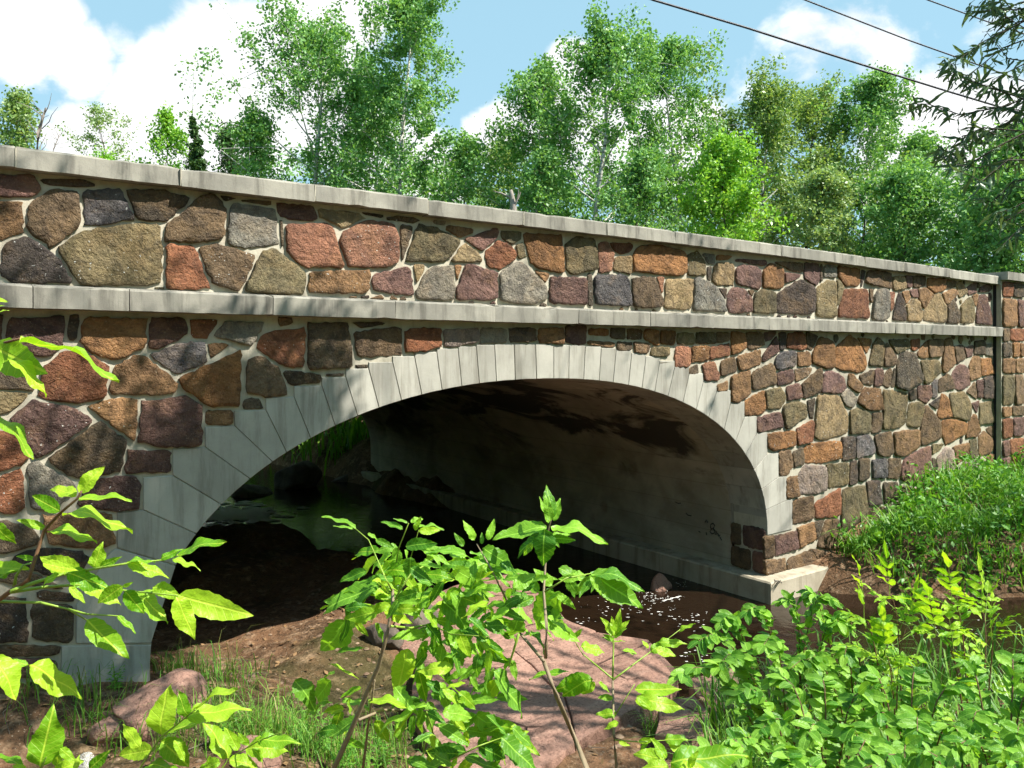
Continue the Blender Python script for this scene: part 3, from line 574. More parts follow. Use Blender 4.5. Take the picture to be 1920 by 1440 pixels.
'S4': """o 350,860 400,780 490,820 500,1000 440,1000 345,970|o 520,850 620,770 680,810 735,960 720,1010 640,1025 520,1010|o 670,775 780,790 740,890|g 800,830 830,790 880,830 860,1000 760,990|b 890,830 910,830 970,915 960,975 870,990|g 920,790 1060,790 1070,850 980,880 940,840|r 1085,800 1140,785 1140,840 1100,860 1080,840|b 1200,800 1310,790 1305,890 1290,910 1210,920|n 1130,880 1190,800 1195,920 1130,910
d 980,970 1000,910 1060,885 1115,900 1165,1080 1150,1110 1050,1160 965,1130|g 1150,940 1280,940 1310,1040 1240,1090 1180,1110|n 1330,800 1380,790 1390,880 1410,970 1340,1030 1310,1000|b 1400,850 1460,840 1490,930 1420,975|m 1480,850 1540,840 1530,900 1500,910|d 1560,810 1620,800 1620,900 1555,900|l 1640,830 1680,830 1680,910 1640,890|n 1520,980 1550,920 1590,920 1600,1060 1520,1090
o 1605,930 1680,925 1690,1040 1610,1060|m 1380,1060 1440,980 1500,1010 1510,1120 1440,1160 1400,1130|b 1290,1080 1340,1045 1390,1090 1395,1160 1290,1190|s 1240,1110 1280,1095 1270,1200 1240,1210|b 700,1060 790,1020 785,1120 720,1110|m 810,1030 850,1010 870,1050 855,1130 800,1125|b 880,1060 920,1010 930,1060 910,1130 870,1120|d 940,1040 960,1010 955,1130 925,1130|n 620,1060 640,1050 710,1130 680,1180 610,1130
m 400,1190 420,1060 470,1030 560,1070 580,1150 530,1190|b 255,1130 390,1010 395,1180 270,1230|d 1065,1180 1115,1150 1120,1230 1070,1230|m 1135,1140 1215,1140 1220,1210 1180,1260 1130,1230|k 1220,1270 1290,1220 1270,1300|o 1280,1340 1310,1200 1350,1250 1380,1370 1280,1370|g 1370,1190 1480,1180 1520,1260 1500,1400 1390,1370|b 1500,1180 1560,1110 1570,1230|m 1570,1110 1610,1100 1610,1210 1580,1210
k 1625,1080 1695,1070 1690,1220 1620,1220|m 1530,1270 1590,1250 1570,1330|g 1600,1270 1700,1250 1710,1400 1590,1420""",
'S6': """o 235,215 370,140 380,265 340,300 235,320|g 385,130 490,115 535,190 500,250 395,260|m 545,100 620,80 650,130 655,190 555,215|m 320,330 500,280 525,405 330,440|g 530,250 600,220 690,240 690,320 560,400 525,380|d 700,225 755,200 745,330 715,320|t 775,180 930,170 1000,300 1005,440 830,490 750,470|l 960,170 1010,130 1065,200 1030,240 990,230|n 1085,190 1130,110 1250,120 1250,270 1150,260 1075,210
g 1270,120 1450,160 1455,230 1430,370 1380,390 1265,415|g 1020,290 1100,275 1180,300 1170,440 1020,455|b 1185,310 1250,310 1240,430 1178,440|g 1460,240 1550,225 1555,290 1530,400 1440,380|b 1580,270 1610,250 1690,350 1690,490 1550,550 1550,420|o 1715,350 1800,350 1890,380 1880,450 1740,530 1710,470|o 400,460 600,435 610,540 450,570 405,540|r 625,420 735,365 740,400 720,500 635,530
b 475,610 560,590 580,690 540,760 480,760|d 600,600 665,565 670,670 610,685|o 690,560 740,530 940,500 945,640 780,670 690,665|k 960,490 1050,485 1050,630 965,645|s 1070,485 1160,470 1195,540 1195,600 1075,625|b 1205,470 1330,445 1340,590 1290,615 1230,600|n 1345,435 1530,420 1540,540 1440,610 1360,615|m 1430,640 1560,570 1625,560 1620,740 1550,830 1400,790
g 1640,540 1720,530 1690,570 1640,600|n 1800,560 1900,530 1910,620 1830,670 1800,640|w 1680,640 1740,570 1790,590 1800,680 1750,740 1675,760|d 1640,650 1660,660 1660,770 1635,770|n 530,790 620,770 630,920 540,935|w 640,760 700,690 830,690 830,870 760,890 650,900|g 845,690 990,680 1000,830 860,860|k 1020,680 1070,670 1070,810 1015,825|d 1090,660 1155,650 1155,780 1090,800
s 1190,650 1305,640 1290,780 1200,785|b 1310,650 1400,645 1380,780 1295,775|b 580,980 640,950 735,930 745,1080 600,1120|r 760,980 940,875 940,1050 870,1080 775,1090|g 955,1130 960,880 1130,850 1140,1060 980,1170|k 1150,830 1230,810 1245,970 1160,985|d 1275,830 1370,830 1370,940 1285,970|b 1390,850 1500,860 1400,930|n 630,1170 745,1130 760,1240 650,1300|d 760,1130 820,1110 780,1240
b 780,1290 840,1110 920,1100 930,1200 970,1300 800,1310|n 970,1210 1150,1080 1160,1180 1110,1250 980,1260|b 1170,1020 1270,1010 1290,1080 1180,1120|m 465,1230 610,1195 620,1310 475,1355|b 385,1240 445,1230 450,1360 390,1375|b 390,1400 530,1390 540,1480 400,1500|b 550,1400 760,1330 920,1330 940,1440 750,1480 560,1480|b 950,1340 1010,1330 1130,1380 1050,1460 960,1450""",
'S7': """n 1180,820 1210,650 1290,520 1370,730 1300,810|n 1350,830 1430,750 1510,840 1490,1010 1380,1050 1350,1000|b 1450,720 1570,660 1580,790 1510,810|g 1230,860 1330,850 1340,1040 1240,1090|n 1470,1060 1540,1060 1590,1130 1580,1260 1450,1230|l 1140,1150 1350,1090 1420,1120 1380,1260 1140,1280|n 1520,850 1590,830 1590,1040 1530,1030"""}

def hull(pts):
    pts = sorted(set((round(a, 4), round(b, 4)) for a, b in pts))
    if len(pts) < 3: return pts
    cr = lambda o, a, b: (a[0] - o[0]) * (b[1] - o[1]) - (a[1] - o[1]) * (b[0] - o[0])
    lo = []; hi = []
    for p in pts:
        while len(lo) > 1 and cr(lo[-2], lo[-1], p) <= 0: lo.pop()
        lo.append(p)
    for p in reversed(pts):
        while len(hi) > 1 and cr(hi[-2], hi[-1], p) <= 0: hi.pop()
        hi.append(p)
    return lo[:-1] + hi[:-1]
def clip(poly, n, c):                                   # keep n.p <= c
    out = []
    for i in range(len(poly)):
        p, q = poly[i], poly[(i + 1) % len(poly)]; dp = n[0] * p[0] + n[1] * p[1] - c; dq = n[0] * q[0] + n[1] * q[1] - c
        if dp <= 0: out.append(p)
        if (dp < 0) != (dq < 0) and abs(dp - dq) > 1e-9: t = dp / (dp - dq); out.append((p[0] + (q[0] - p[0]) * t, p[1] + (q[1] - p[1]) * t))
    return out
def separate(A, B, gap):
    """convex A, B: returns the pair pulled apart along the axis of least overlap, or None"""
    best = None
    for P in (A, B):
        for i in range(len(P)):
            p, q = P[i], P[(i + 1) % len(P)]; n = (q[1] - p[1], p[0] - q[0]); L = math.hypot(*n)
            if L < 1e-5: continue
            n = (n[0] / L, n[1] / L)
            if P is B: n = (-n[0], -n[1])
            am = max(n[0] * a[0] + n[1] * a[1] for a in A); bm = min(n[0] * b[0] + n[1] * b[1] for b in B); sep = bm - am
            if best is None or sep > best[0]: best = (sep, n, am, bm)
    if best is None or best[0] >= gap: return None
    _, n, am, bm = best; mid = (am + bm) / 2
    return clip(A, n, mid - gap / 2), clip(B, (-n[0], -n[1]), -(mid + gap / 2))
RS = random.Random(77)
stones = []                                             # [zone, colour, polygon]
for key, txt in STONES.items():
    k, ox, oy = TR[int(key[1:])]
    for ln in txt.split('\n'):
        for item in ln.split('|'):
            c, *pp = item.split()
            pts = [tuple(map(float, q.split(','))) for q in pp]
            stones.append([key[0], c, shrink(hull([wz(ox + x / k, oy + y / k, -.02) for x, y in pts]), -.044 if int(key[1:]) in (3, 4, 6, 7) else -.036)])
def limit(zone, poly):
    if zone == 'P':
        poly = clip(poly, (0, -1), -(STR_Z1 + .035)); poly = clip(poly, (0, 1), 4.42)
        poly = clip(poly, (1, 0), XR - .01)
    else:
        poly = clip(poly, (0, 1), STR_Z0 - .005); poly = clip(poly, (1, 0), XR - .01)
    return poly
for s in stones: s[2] = limit(s[0], s[2])
stones = [s for s in stones if len(s[2]) > 2 and abs(area(s[2])) > 4e-4]
ring_h = [hull(shrink(p, .006)) for p in ring_polys]
def bbox(p): xs = [a[0] for a in p]; zs = [a[1] for a in p]; return min(xs), max(xs), min(zs), max(zs)
def inside(poly, p):
    return all((b[0] - a[0]) * (p[1] - a[1]) - (b[1] - a[1]) * (p[0] - a[0]) >= 0 for a, b in zip(poly, poly[1:] + poly[:1]))
def pdist(poly, p):
    """signed distance, negative inside"""
    m = 1e9
    for a, b in zip(poly, poly[1:] + poly[:1]):
        ux, uz = b[0] - a[0], b[1] - a[1]; L = ux * ux + uz * uz + 1e-12; t = max(0, min(1, ((p[0] - a[0]) * ux + (p[1] - a[1]) * uz) / L))
        m = min(m, math.hypot(p[0] - a[0] - ux * t, p[1] - a[1] - uz * t))
    return -m if inside(poly, p) else m
GAP = .021
def relax(lst, rounds=2):
    for _ in range(rounds):
        bb = [bbox(s[2]) for s in lst]
        for i in range(len(lst)):
            for j in range(i + 1, len(lst)):
                if lst[i][0] != lst[j][0]: continue
                a, b = bb[i], bb[j]
                if a[0] > b[1] + GAP or b[0] > a[1] + GAP or a[2] > b[3] + GAP or b[2] > a[3] + GAP: continue
                if len(lst[i][2]) < 3 or len(lst[j][2]) < 3: continue
                r = separate(lst[i][2], lst[j][2], GAP)
                if r:
                    if len(r[0]) > 2: lst[i][2] = r[0]
                    if len(r[1]) > 2: lst[j][2] = r[1]
        for s in lst:
            if s[0] == 'S':
                for rp in ring_h:
                    a, b = bbox(rp), bbox(s[2])
                    if a[0] > b[1] + GAP or b[0] > a[1] + GAP or a[2] > b[3] + GAP or b[2] > a[3] + GAP: continue
                    r = separate(s[2], rp, .012)
                    if r and len(r[0]) > 2: s[2] = r[0]
relax(stones)
stones = [s for s in stones if len(s[2]) > 2 and abs(area(s[2])) > 5e-4]
# small chinking stones where the mortar would be too wide
BBS = [bbox(s[2]) for s in stones]
def clearance(zone, p):
    m = XR - p[0]
    for s, b in zip(stones, BBS):
        if s[0] != zone or b[0] - .3 > p[0] or b[1] + .3 < p[0] or b[2] - .3 > p[1] or b[3] + .3 < p[1]: continue
        m = min(m, pdist(s[2], p))
        if m < .03: return m
    if zone == 'S':
        if SPRX0 < p[0] < SPRX1 and p[1] < intr(p[0]) + .05: return -1
        for rp in ring_h: m = min(m, pdist(rp, p))
    return m
for zone in 'PS':
    for _ in range(2600):
        x = RS.uniform(.25, XR - .05); zlo = max(gz(x, -.2) - .1, -.1) if zone == 'S' else STR_Z1
        p = (x, RS.uniform(zlo, STR_Z0) if zone == 'S' else RS.uniform(STR_Z1, 4.4)); c = clearance(zone, p)
        if c > .05:
            r = min(c - .006, .16); n = RS.choice((4, 5, 5, 6)); a0 = RS.random() * 6.28; el = RS.uniform(.85, 1.1)
            poly = hull([(p[0] + r * el * RS.uniform(.85, 1.08) * math.cos(a0 + 6.283 * i / n), p[1] + r / el * RS.uniform(.85, 1.08) * math.sin(a0 + 6.283 * i / n)) for i in range(n)])
            poly = limit(zone, poly)
            if len(poly) > 2 and abs(area(poly)) > 8e-4: stones.append([zone, RS.choice('bgndmbko'), poly]); BBS.append(bbox(poly))

def stone_mesh(poly, y0, proud, rng, frame=None):
    """rounded, knobbly stone face: rings from the mortar plane to the crown of the stone"""
    pts = [Vector(p) for p in poly]
    for it in range(2):
        q = []; k = .075 if it == 0 else .2
        for i in range(len(pts)):
            a, b = pts[i], pts[(i + 1) % len(pts)]; q.append(a.lerp(b, k)); q.append(a.lerp(b, 1 - k))
        pts = q
    per = sum((pts[i] - pts[(i + 1) % len(pts)]).length for i in range(len(pts)))
    n = max(16, min(40, int(per / .034))); out = []; acc = 0; i = 0; step = per / n; pos = 0.0
    seg = [(pts[k], pts[(k + 1) % len(pts)]) for k in range(len(pts))]; cum = 0; si = 0
    for k in range(n):
        tgt = k * step
        while si < len(seg) - 1 and cum + (seg[si][1] - seg[si][0]).length < tgt: cum += (seg[si][1] - seg[si][0]).length; si += 1
        L = (seg[si][1] - seg[si][0]).length; out.append(seg[si][0].lerp(seg[si][1], min(1, (tgt - cum) / max(L, 1e-6))))
    c = sum(out, Vector((0, 0))) / n; size = math.sqrt(abs(area([tuple(p) for p in out]))); sd = rng.random() * 100
    jit = min(.009, size * .035); out = [p + Vector((rng.uniform(-jit, jit), rng.uniform(-jit, jit))) for p in out]
    vs = []; fs = []; tilt = (rng.uniform(-.05, .05), rng.uniform(-.06, .04))
    bev = min(.012 / max(size, .02), .2)
    rings = [(1.0, -.02), (1.0 - bev * .15, proud * .7), (1.0 - bev * .9, proud * .95), (1 - bev * 1 - .16, proud), (.5, proud), (.25, proud)]
    for ri, (sc, h) in enumerate(rings):
        for p in out:
            q = c + (p - c) * sc; dz = 0
            if ri >= 1:
                nz = mnoise.noise(Vector((q.x * 7 + sd, q.y * 7, sd))) * .5 + mnoise.noise(Vector((q.x * 19, q.y * 19 + sd, 3))) * .35
                dz = nz * min(.03, size * .09) * (1 if ri > 1 else .5) + (q.x - c.x) * tilt[0] + (q.y - c.y) * tilt[1]
            vs.append((q.x, y0 - max(h + dz, .004 if ri else -.02), q.y))
    m = len(rings)
    for r in range(m - 1):
        for k in range(n): k2 = (k + 1) % n; fs.append((r * n + k, r * n + k2, (r + 1) * n + k2, (r + 1) * n + k))
    vs.append((c.x, y0 - rings[-1][1] - mnoise.noise(Vector((sd, 0, 0))) * .01, c.y)); cc = len(vs) - 1
    for k in range(n): fs.append(((m - 1) * n + k, (m - 1) * n + (k + 1) % n, cc))
    return MB().add(vs, fs)
def tint(o, code, rng):
    r, g, b = [.8 * a_ + .2 * b_ for a_, b_ in zip(srgb(*PAL[code]), srgb(126, 108, 84))]; k = rng.uniform(.8, 1.4); h = rng.uniform(-.05, .04)
    o.color = (r * k * (1 + h), g * k, b * k * (1 - h), 1)
stones.sort(key=lambda s: -abs(area(s[2])) / max(1, (s[2][0][0] + 4) ** 2))
count = 0; rest = MB()
for zone, c, poly in stones:
    poly = ccw(poly)
    if len(poly) < 3: continue
    size = math.sqrt(abs(area(poly))); pr = RS.uniform(.55, 1.1) * min(.034, .012 + size * .06)
    mb = stone_mesh(poly, 0.0, pr, RS); par = PAR if zone == 'P' else SPW
    o = mb.build('stone', M['stone'], par, smooth=True, origin=None); tint(o, c, RS); count += 1
print('stones', count)

# stones of the pilaster and the wing wall beyond it, and the jamb blocks facing the stream
def rubble(x0, x1, z0f, z1f, rng, cw, rh):
    out = []; z = z0f
    while z < z1f - .06:
        h = rng.uniform(*rh); h = min(h, z1f - z); x = x0
        while x < x1 - .04:
            w = rng.uniform(*cw); w = w if x + w < x1 - .08 else x1 - x
            j = lambda: rng.uniform(-.018, .018); g = .014
            out.append(hull([(x + g + j() * .3, z + g + j() * .5), (x + w - g, z + g + j() * .5), (x + w - g + j() * .4, z + h - g + j() * .4), (x + w * .5, z + h - g + abs(j()) * .5), (x + g, z + h - g + j() * .5)])); x += w
        z += h
    return out
for poly in rubble(XR + .01, PIL1 - .01, 1.0, 4.46, RS, (.24, .6), (.2, .55)):
    o = stone_mesh(ccw(poly), -PP, .03, RS).build('stone', M['stone'], PIL, smooth=True); tint(o, RS.choice('bgnmdor'), RS)
for poly in rubble(PIL1 + .02, 17.3, 1.1, 3.62, RS, (.24, .6), (.2, .5)):
    o = stone_mesh(ccw(poly), .02, .03, RS).build('stone', M['stone'], WNG, smooth=True); tint(o, RS.choice('bgnmdp'), RS)
offs = MB()
for zz, zt in ((.6, STR_Z0 - .01), (STR_Z1 + .04, 4.38)):
    for poly in rubble(XL + .02, .22, zz, zt, RS, (.28, .6), (.25, .45)):
        m_ = stone_mesh(ccw(poly), 0, .035, RS); offs.add(m_.v, m_.f)
o = offs.build('stone_facing', M['stone'], BR, smooth=True); o.color = (*srgb(112, 84, 64), 1); tag(o, kind='stuff')
# side of the pilaster that faces upstream of the view
def side_block(y0, y1, z0, z1, x, code, out, par):
    pl_ = [(y0, z0), (y1, z0), (y1, z1), (y0, z1)]; mb = stone_mesh(ccw(pl_), 0, .02, RS)
    mb.v = [(x + out * (-v[1]) * -1 if False else x - (-v[1]) * 1.0, v[0], v[2]) for v in mb.v]; mb.f = [f[::-1] for f in mb.f]
    o = mb.build('jamb_stone', M['stone'], par, smooth=True); tint(o, code, RS)
for (a, b, z0, z1, c) in ((.012, .36, .70, .985, 'm'), (.385, .55, .70, .985, 'd'), (.012, .21, .41, .675, 'm'), (.235, .55, .41, .675, 'b')): side_block(a, b, z0, z1, SPRX1, c, 1, BR)

# ------------------------------------------------------------------ rocks
def slab(name, px, ztop, thick, seed, parent, mat=None, zs=None):
    """flat-topped block: outline read off the photograph at its own height, worn edges, uneven top"""
    rng = random.Random(seed)
    pts = [onz(u, v, (zs[i] if zs else ztop)) for i, (u, v) in enumerate(px)]
    bm = bmesh.new(); vs = [bm.verts.new(p) for p in pts]; f = bm.faces.new(vs)
    bm.normal_update()
    if f.normal.z < 0: f.normal_flip()
    r = bmesh.ops.extrude_face_region(bm, geom=[f]); low = [g for g in r['geom'] if isinstance(g, bmesh.types.BMVert)]
    c = sum(pts, Vector()) / len(pts)
    for v_ in low: d = (v_.co - c); d.z = 0; v_.co += d * .10 + Vector((0, 0, -thick))
    bmesh.ops.recalc_face_normals(bm, faces=bm.faces)
    bmesh.ops.bevel(bm, geom=[e for e in bm.edges], offset=.014, segments=2, affect='EDGES', profile=.6)
    bmesh.ops.triangulate(bm, faces=bm.faces)
    for _ in range(4):
        es = [e for e in bm.edges if e.calc_length() > .16]
        if not es: break
        bmesh.ops.subdivide_edges(bm, edges=es, cuts=1); bmesh.ops.triangulate(bm, faces=bm.faces)
    for v_ in bm.verts:
        p = v_.co; n = mnoise.noise(p * .8) * .06 + mnoise.noise(p * 3) * .02 + mnoise.noise(p * 11) * .008
        p.z += n; p.x += mnoise.noise(p * 2 + Vector((9, 0, 0))) * .04; p.y += mnoise.noise(p * 2 + Vector((0, 9, 4))) * .04
    me = bpy.data.meshes.new(name); bm.to_mesh(me); bm.free(); me.polygons.foreach_set('use_smooth', [True] * len(me.polygons)); me.materials.append(mat or M['redrock'])
    return link(name, me, parent)
def rock(name, label, u, v, z, size, seed, mat, group=None, rot=0, sink=.35):
    rng = random.Random(seed); c = onz(u, v, z); bm = bmesh.new(); bmesh.ops.create_icosphere(bm, subdivisions=4, radius=1)
    planes = [(Vector((rng.gauss(0, 1), rng.gauss(0, 1), rng.gauss(.2, 1))).normalized(), rng.uniform(.62, .88)) for _ in range(9)]
    for v_ in bm.verts:
        for n, d in planes:
            k = v_.co.dot(n) - d
            if k > 0: v_.co -= n * k * .93
        v_.co += v_.co.normalized() * (mnoise.noise(v_.co * 2.2 + Vector((seed, 0, 0))) * .08 + mnoise.noise(v_.co * 7 + Vector((0, seed, 0))) * .025)
    cr, sr = math.cos(rot), math.sin(rot)
    for v_ in bm.verts:
        x, y = v_.co.x * size[0], v_.co.y * size[1]; v_.co = Vector((x * cr - y * sr, x * sr + y * cr, v_.co.z * size[2]))
    me = bpy.data.meshes.new(name); bm.to_mesh(me); bm.free(); me.polygons.foreach_set('use_smooth', [True] * len(me.polygons)); me.materials.append(mat)
    o = link(name, me, None, (c.x, c.y, z + size[2] * (1 - 2 * sink) * .5)); tag(o, label, 'rock', group); return o
LEDGE = empty('rock_ledge', tuple(onz(1050, 1250, .4))); LEDGE.location.z = 0
tag(LEDGE, 'broad flat ledge of cracked red rock beside the stream in front of the arch', 'rock')
def ledge_block(*a, **k):
    o = slab('block', *a, parent=LEDGE, **k); o.location = -Vector(LEDGE.location); return o
ledge_block([(786, 1240), (720, 1190), (760, 1135), (862, 1094), (916, 1069), (972, 1069), (1036, 1132), (1062, 1155), (1120, 1178), (960, 1215)], .56, .7, 3, zs=[.55, .55, .58, .6, .62, .6, .55, .53, .52, .54])
ledge_block([(960, 1219), (1122, 1181), (1212, 1196), (1274, 1252), (1228, 1300), (1085, 1385), (1060, 1300)], .56, .7, 5, zs=[.54, .52, .47, .43, .44, .48, .52])
ledge_block([(786, 1244), (958, 1219), (1057, 1302), (1082, 1388), (1010, 1436), (840, 1436), (770, 1330)], .56, .7, 8, zs=[.55, .54, .52, .48, .5, .54, .56])
slabs2 = empty('rock_slab', tuple(onz(1280, 1345, 0))); slabs2.location.z = 0; tag(slabs2, 'rounded red rock slab lying below the ledge next to leafy shrubs', 'rock')
o = slab('block', [(1236, 1318), (1300, 1305), (1328, 1340), (1330, 1375), (1290, 1386), (1225, 1372)], .5, .5, 13, slabs2); o.location = -Vector(slabs2.location)
slabs3 = empty('rock_slab', tuple(onz(1360, 1290, 0))); slabs3.location.z = 0; tag(slabs3, 'red rock slab at the water edge half hidden by shrubs', 'rock')
o = slab('block', [(1296, 1262), (1400, 1240), (1440, 1290), (1400, 1330), (1330, 1330), (1302, 1300)], .4, .5, 17, slabs3); o.location = -Vector(slabs3.location)
rock('boulder', 'rounded red boulder at the foot of the arch ring', 300, 1340, .82, (.36, .24, .22), 21, M['redrock'], rot=.5, sink=.3)
rock('boulder', 'small square red boulder left of the rounded one', 212, 1372, .82, (.15, .11, .11), 22, M['redrock'], rot=.2)
rock('boulder', 'grey boulder in the shade behind the middle sapling', 790, 1180, .55, (.3, .22, .2), 23, M['greyrock'], rot=.8)
rock('boulder', 'pale stone lying on the dirt beside the grey boulder', 720, 1200, .58, (.22, .15, .13), 24, M['greyrock'], rot=2.)
rock('boulder', 'pointed pinkish rock breaking the stream surface', 1240, 1108, .1, (.17, .13, .2), 29, M['redrock'], rot=.3, sink=.32)
rock('boulder', 'brown rock sunk in the dirt at the bottom of the picture', 480, 1425, .8, (.22, .16, .1), 33, M['redrock'], rot=1.3)
for k, (u, v, s, lb) in enumerate([(470, 935, .5, 'mossy dark boulder on the far bank under the arch'), (560, 900, .6, 'jagged dark boulder below the greenery beyond the arch'), (640, 915, .5, 'dark boulder against the far end of the vault')]):
    p = at(u, v, 17.5 + k); o = rock('boulder', lb, 960, 1000, 0, (s, s * .8, s * .75), 40 + k, M['greyrock']); o.location = (p.x, p.y, p.z)

# ------------------------------------------------------------------ foam, gravel, litter (uncountable)
rg = np.random.default_rng(5)
def blobs(name, label, cat, centres, sizes, mat, flat=.25, sides=6):
    mb = MB()
    for c, s in zip(centres, sizes):
        a0 = rg.random() * 6.28; an = ANI if name == 'foam' else (1, 0, 1); ring = [(lambda q, w: (c[0] + q * an[0] * an[2] - w * an[1], c[1] + q * an[1] * an[2] + w * an[0], c[2]))(s * (.6 + .6 * rg.random()) * math.cos(a0 + 6.283 * k / sides), s * (.6 + .6 * rg.random()) * math.sin(a0 + 6.283 * k / sides)) for k in range(sides)]
        mb.add(ring + [(c[0], c[1], c[2] + s * flat)], [(k, (k + 1) % sides, sides) for k in range(sides)])
    o = mb.build(name, mat, smooth=True); tag(o, label, cat, kind='stuff'); return o
ANI = (.81, -.59, 1.7)
fc_, fs_ = [], []
for (u, v, su, sv, n) in ((1180, 1135, 45, 12, 90), (1230, 1120, 25, 6, 50), (1285, 1160, 30, 8, 40), (1100, 1165, 10, 3, 8), (1330, 1195, 25, 5, 14), (1300, 1230, 20, 5, 16), (1790, 1180, 60, 10, 18)):
    for _ in range(n):
        p = onz(rg.normal(u, su), rg.normal(v, sv), WATER + .006)
        if gz(p.x, p.y) < .1: fc_.append(tuple(p)); fs_.append(abs(rg.normal(.004, .004)) + .0025)
p0 = onz(1240, 1116, WATER + .006)
for k in range(14): fc_.append((p0.x - .15 + .04 * k * .6, p0.y - .17 + .01 * rg.normal(), WATER + .006)); fs_.append(.014)
for _ in range(30): fc_.append((p0.x + .75 + rg.normal() * .2, p0.y + .2 + rg.normal() * .12, WATER + .006)); fs_.append(.006)
for _ in range(260):
    p = onz(rg.normal(430, 45), rg.normal(962, 9), WATER + .012); fc_.append(tuple(p)); fs_.append(abs(rg.normal(.06, .04)) + .01)
blobs('foam', 'flecks of white foam on the dark stream', 'foam', fc_, fs_, M['foam'])
gc, gs_ = [], []
for _ in range(1500):
    x, y = rg.uniform(.6, 5), rg.uniform(-3.5, 3); z = gz(x, y)
    if z > .05: gc.append((x, y, z)); gs_.append(abs(rg.normal(.012, .01)) + .004)
blobs('gravel', 'loose pebbles and bark chips strewn over the bare dirt', 'gravel', gc, gs_, m_mineral('pebbles', srgb(150, 128, 106), srgb(96, 76, 60), 9), .6)

def leaf_litter():
    n = 1500; X = rg.uniform(-.5, 5.2, n); Y = rg.uniform(-4, 2.2, n); Z = terrain_np(X, Y) + .012; k = Z > .08; P = np.stack([X, Y, Z], 1)[k]
    V, Q = leafcloud(P, .05, rg, 3.0, .55); tag(np_mesh('leaf_litter', V, Q, m_leaf('dead_leaves', srgb(92, 66, 44), srgb(166, 132, 92), .1, .6)), 'dead brown leaves scattered on the dirt', 'leaf litter', kind='stuff')
    tw = MB()
    for _ in range(60):
        x, y = rg.uniform(-.3, 4), rg.uniform(-3.5, 1.5); z = gz(x, y) + .008; a = rg.random() * 6.28; L = rg.uniform(.08, .3)
        if z > .1: tw.tube([(x, y, z), (x + L * .5 * math.cos(a), y + L * .5 * math.sin(a), z + .01), (x + L * math.cos(a + .3), y + L * math.sin(a + .3), gz(x + L * math.cos(a + .3), y + L * math.sin(a + .3)) + .006)], .004, .0015, 4, False)
    tag(tw.build('fallen_twigs', M['grey_bark']), 'thin fallen twigs lying on the dirt', 'twigs', kind='stuff')

# ------------------------------------------------------------------ grasses
def blades(name, label, pts, h, wdt, mat, lean=.5, cat='grass', seg_bend=.35):
    """pts (n,3); each blade two quads and a tip"""
    n = len(pts); P = np.asarray(pts, float); a = rg.random(n) * 6.283; L = h * (.5 + rg.random(n) * .8); W = wdt * (.6 + rg.random(n) * .8)
    d = np.stack([np.cos(a), np.sin(a), np.zeros(n)], 1); s = np.stack([-np.sin(a), np.cos(a), np.zeros(n)], 1); ln = (lean * (.2 + rg.random(n)))[:, None]
    up = np.array([0, 0, 1.0]); b = P - up * .02
    m1 = P + (up * .5 + d * ln * .25) * L[:, None]; m2 = P + (up * .82 + d * ln * .65) * L[:, None]; tp = P + (up * (1 - ln * seg_bend) + d * ln * 1.25) * L[:, None]
    w = W[:, None] * .5
    V = np.stack([b - s * w, b + s * w, m1 - s * w, m1 + s * w, m2 - s * w * .7, m2 + s * w * .7, tp], 1).reshape(-1, 3); k = (np.arange(n) * 7)[:, None]
    T = np.concatenate([k + np.array([[0, 1, 3]]), k + np.array([[0, 3, 2]]), k + np.array([[2, 3, 5]]), k + np.array([[2, 5, 4]]), k + np.array([[4, 5, 6]])], 0)
    o = np_mesh(name, V, T, mat); tag(o, label, cat, kind='stuff'); return o
def leafcloud(P, size, rng, upb=.4, aspect=.6):
    """kite leaves at points P (n,3) -> verts, quads"""
    n = len(P); nr = rng.normal(size=(n, 3)); nr[:, 2] += upb * 1.5; nr /= np.linalg.norm(nr, axis=1)[:, None]
    t = rng.normal(size=(n, 3)); t -= nr * (t * nr).sum(1)[:, None]; t /= np.linalg.norm(t, axis=1)[:, None]; b = np.cross(nr, t); s = (size * (.6 + .7 * rng.random(n)))[:, None]
    V = np.stack([P - t * s * .5, P + b * s * aspect * .5 + nr * s * .06, P + t * s * .55, P - b * s * aspect * .5 + nr * s * .06], 1).reshape(-1, 3)
    k = (np.arange(n) * 4)[:, None]; return V, k + np.array([[0, 1, 2, 3]])
def scatter_px(n, us, vs, test=lambda x, y, z: z > .04):
    """ground points under a rectangle of the photograph"""
    out = []
    while len(out) < n:
        u, v = rg.uniform(*us), rg.uniform(*vs); r = ray(u, v); lo, hi = 1.5, 40.0
        for d in np.linspace(1.5, 30, 90):
            p = CAM + r * d
            if p.z < gz(p.x, p.y): break
        if test(p.x, p.y, p.z): out.append((p.x, p.y, gz(p.x, p.y)))
        else: n -= 0.02
    return out
def scatter_xy(n, x0, x1, y0, y1, cond):
    X = rg.uniform(x0, x1, n * 3); Y = rg.uniform(y0, y1, n * 3); Z = terrain_np(X, Y); k = cond(X, Y, Z); return np.stack([X, Y, Z], 1)[k][:n]
leaf_litter()
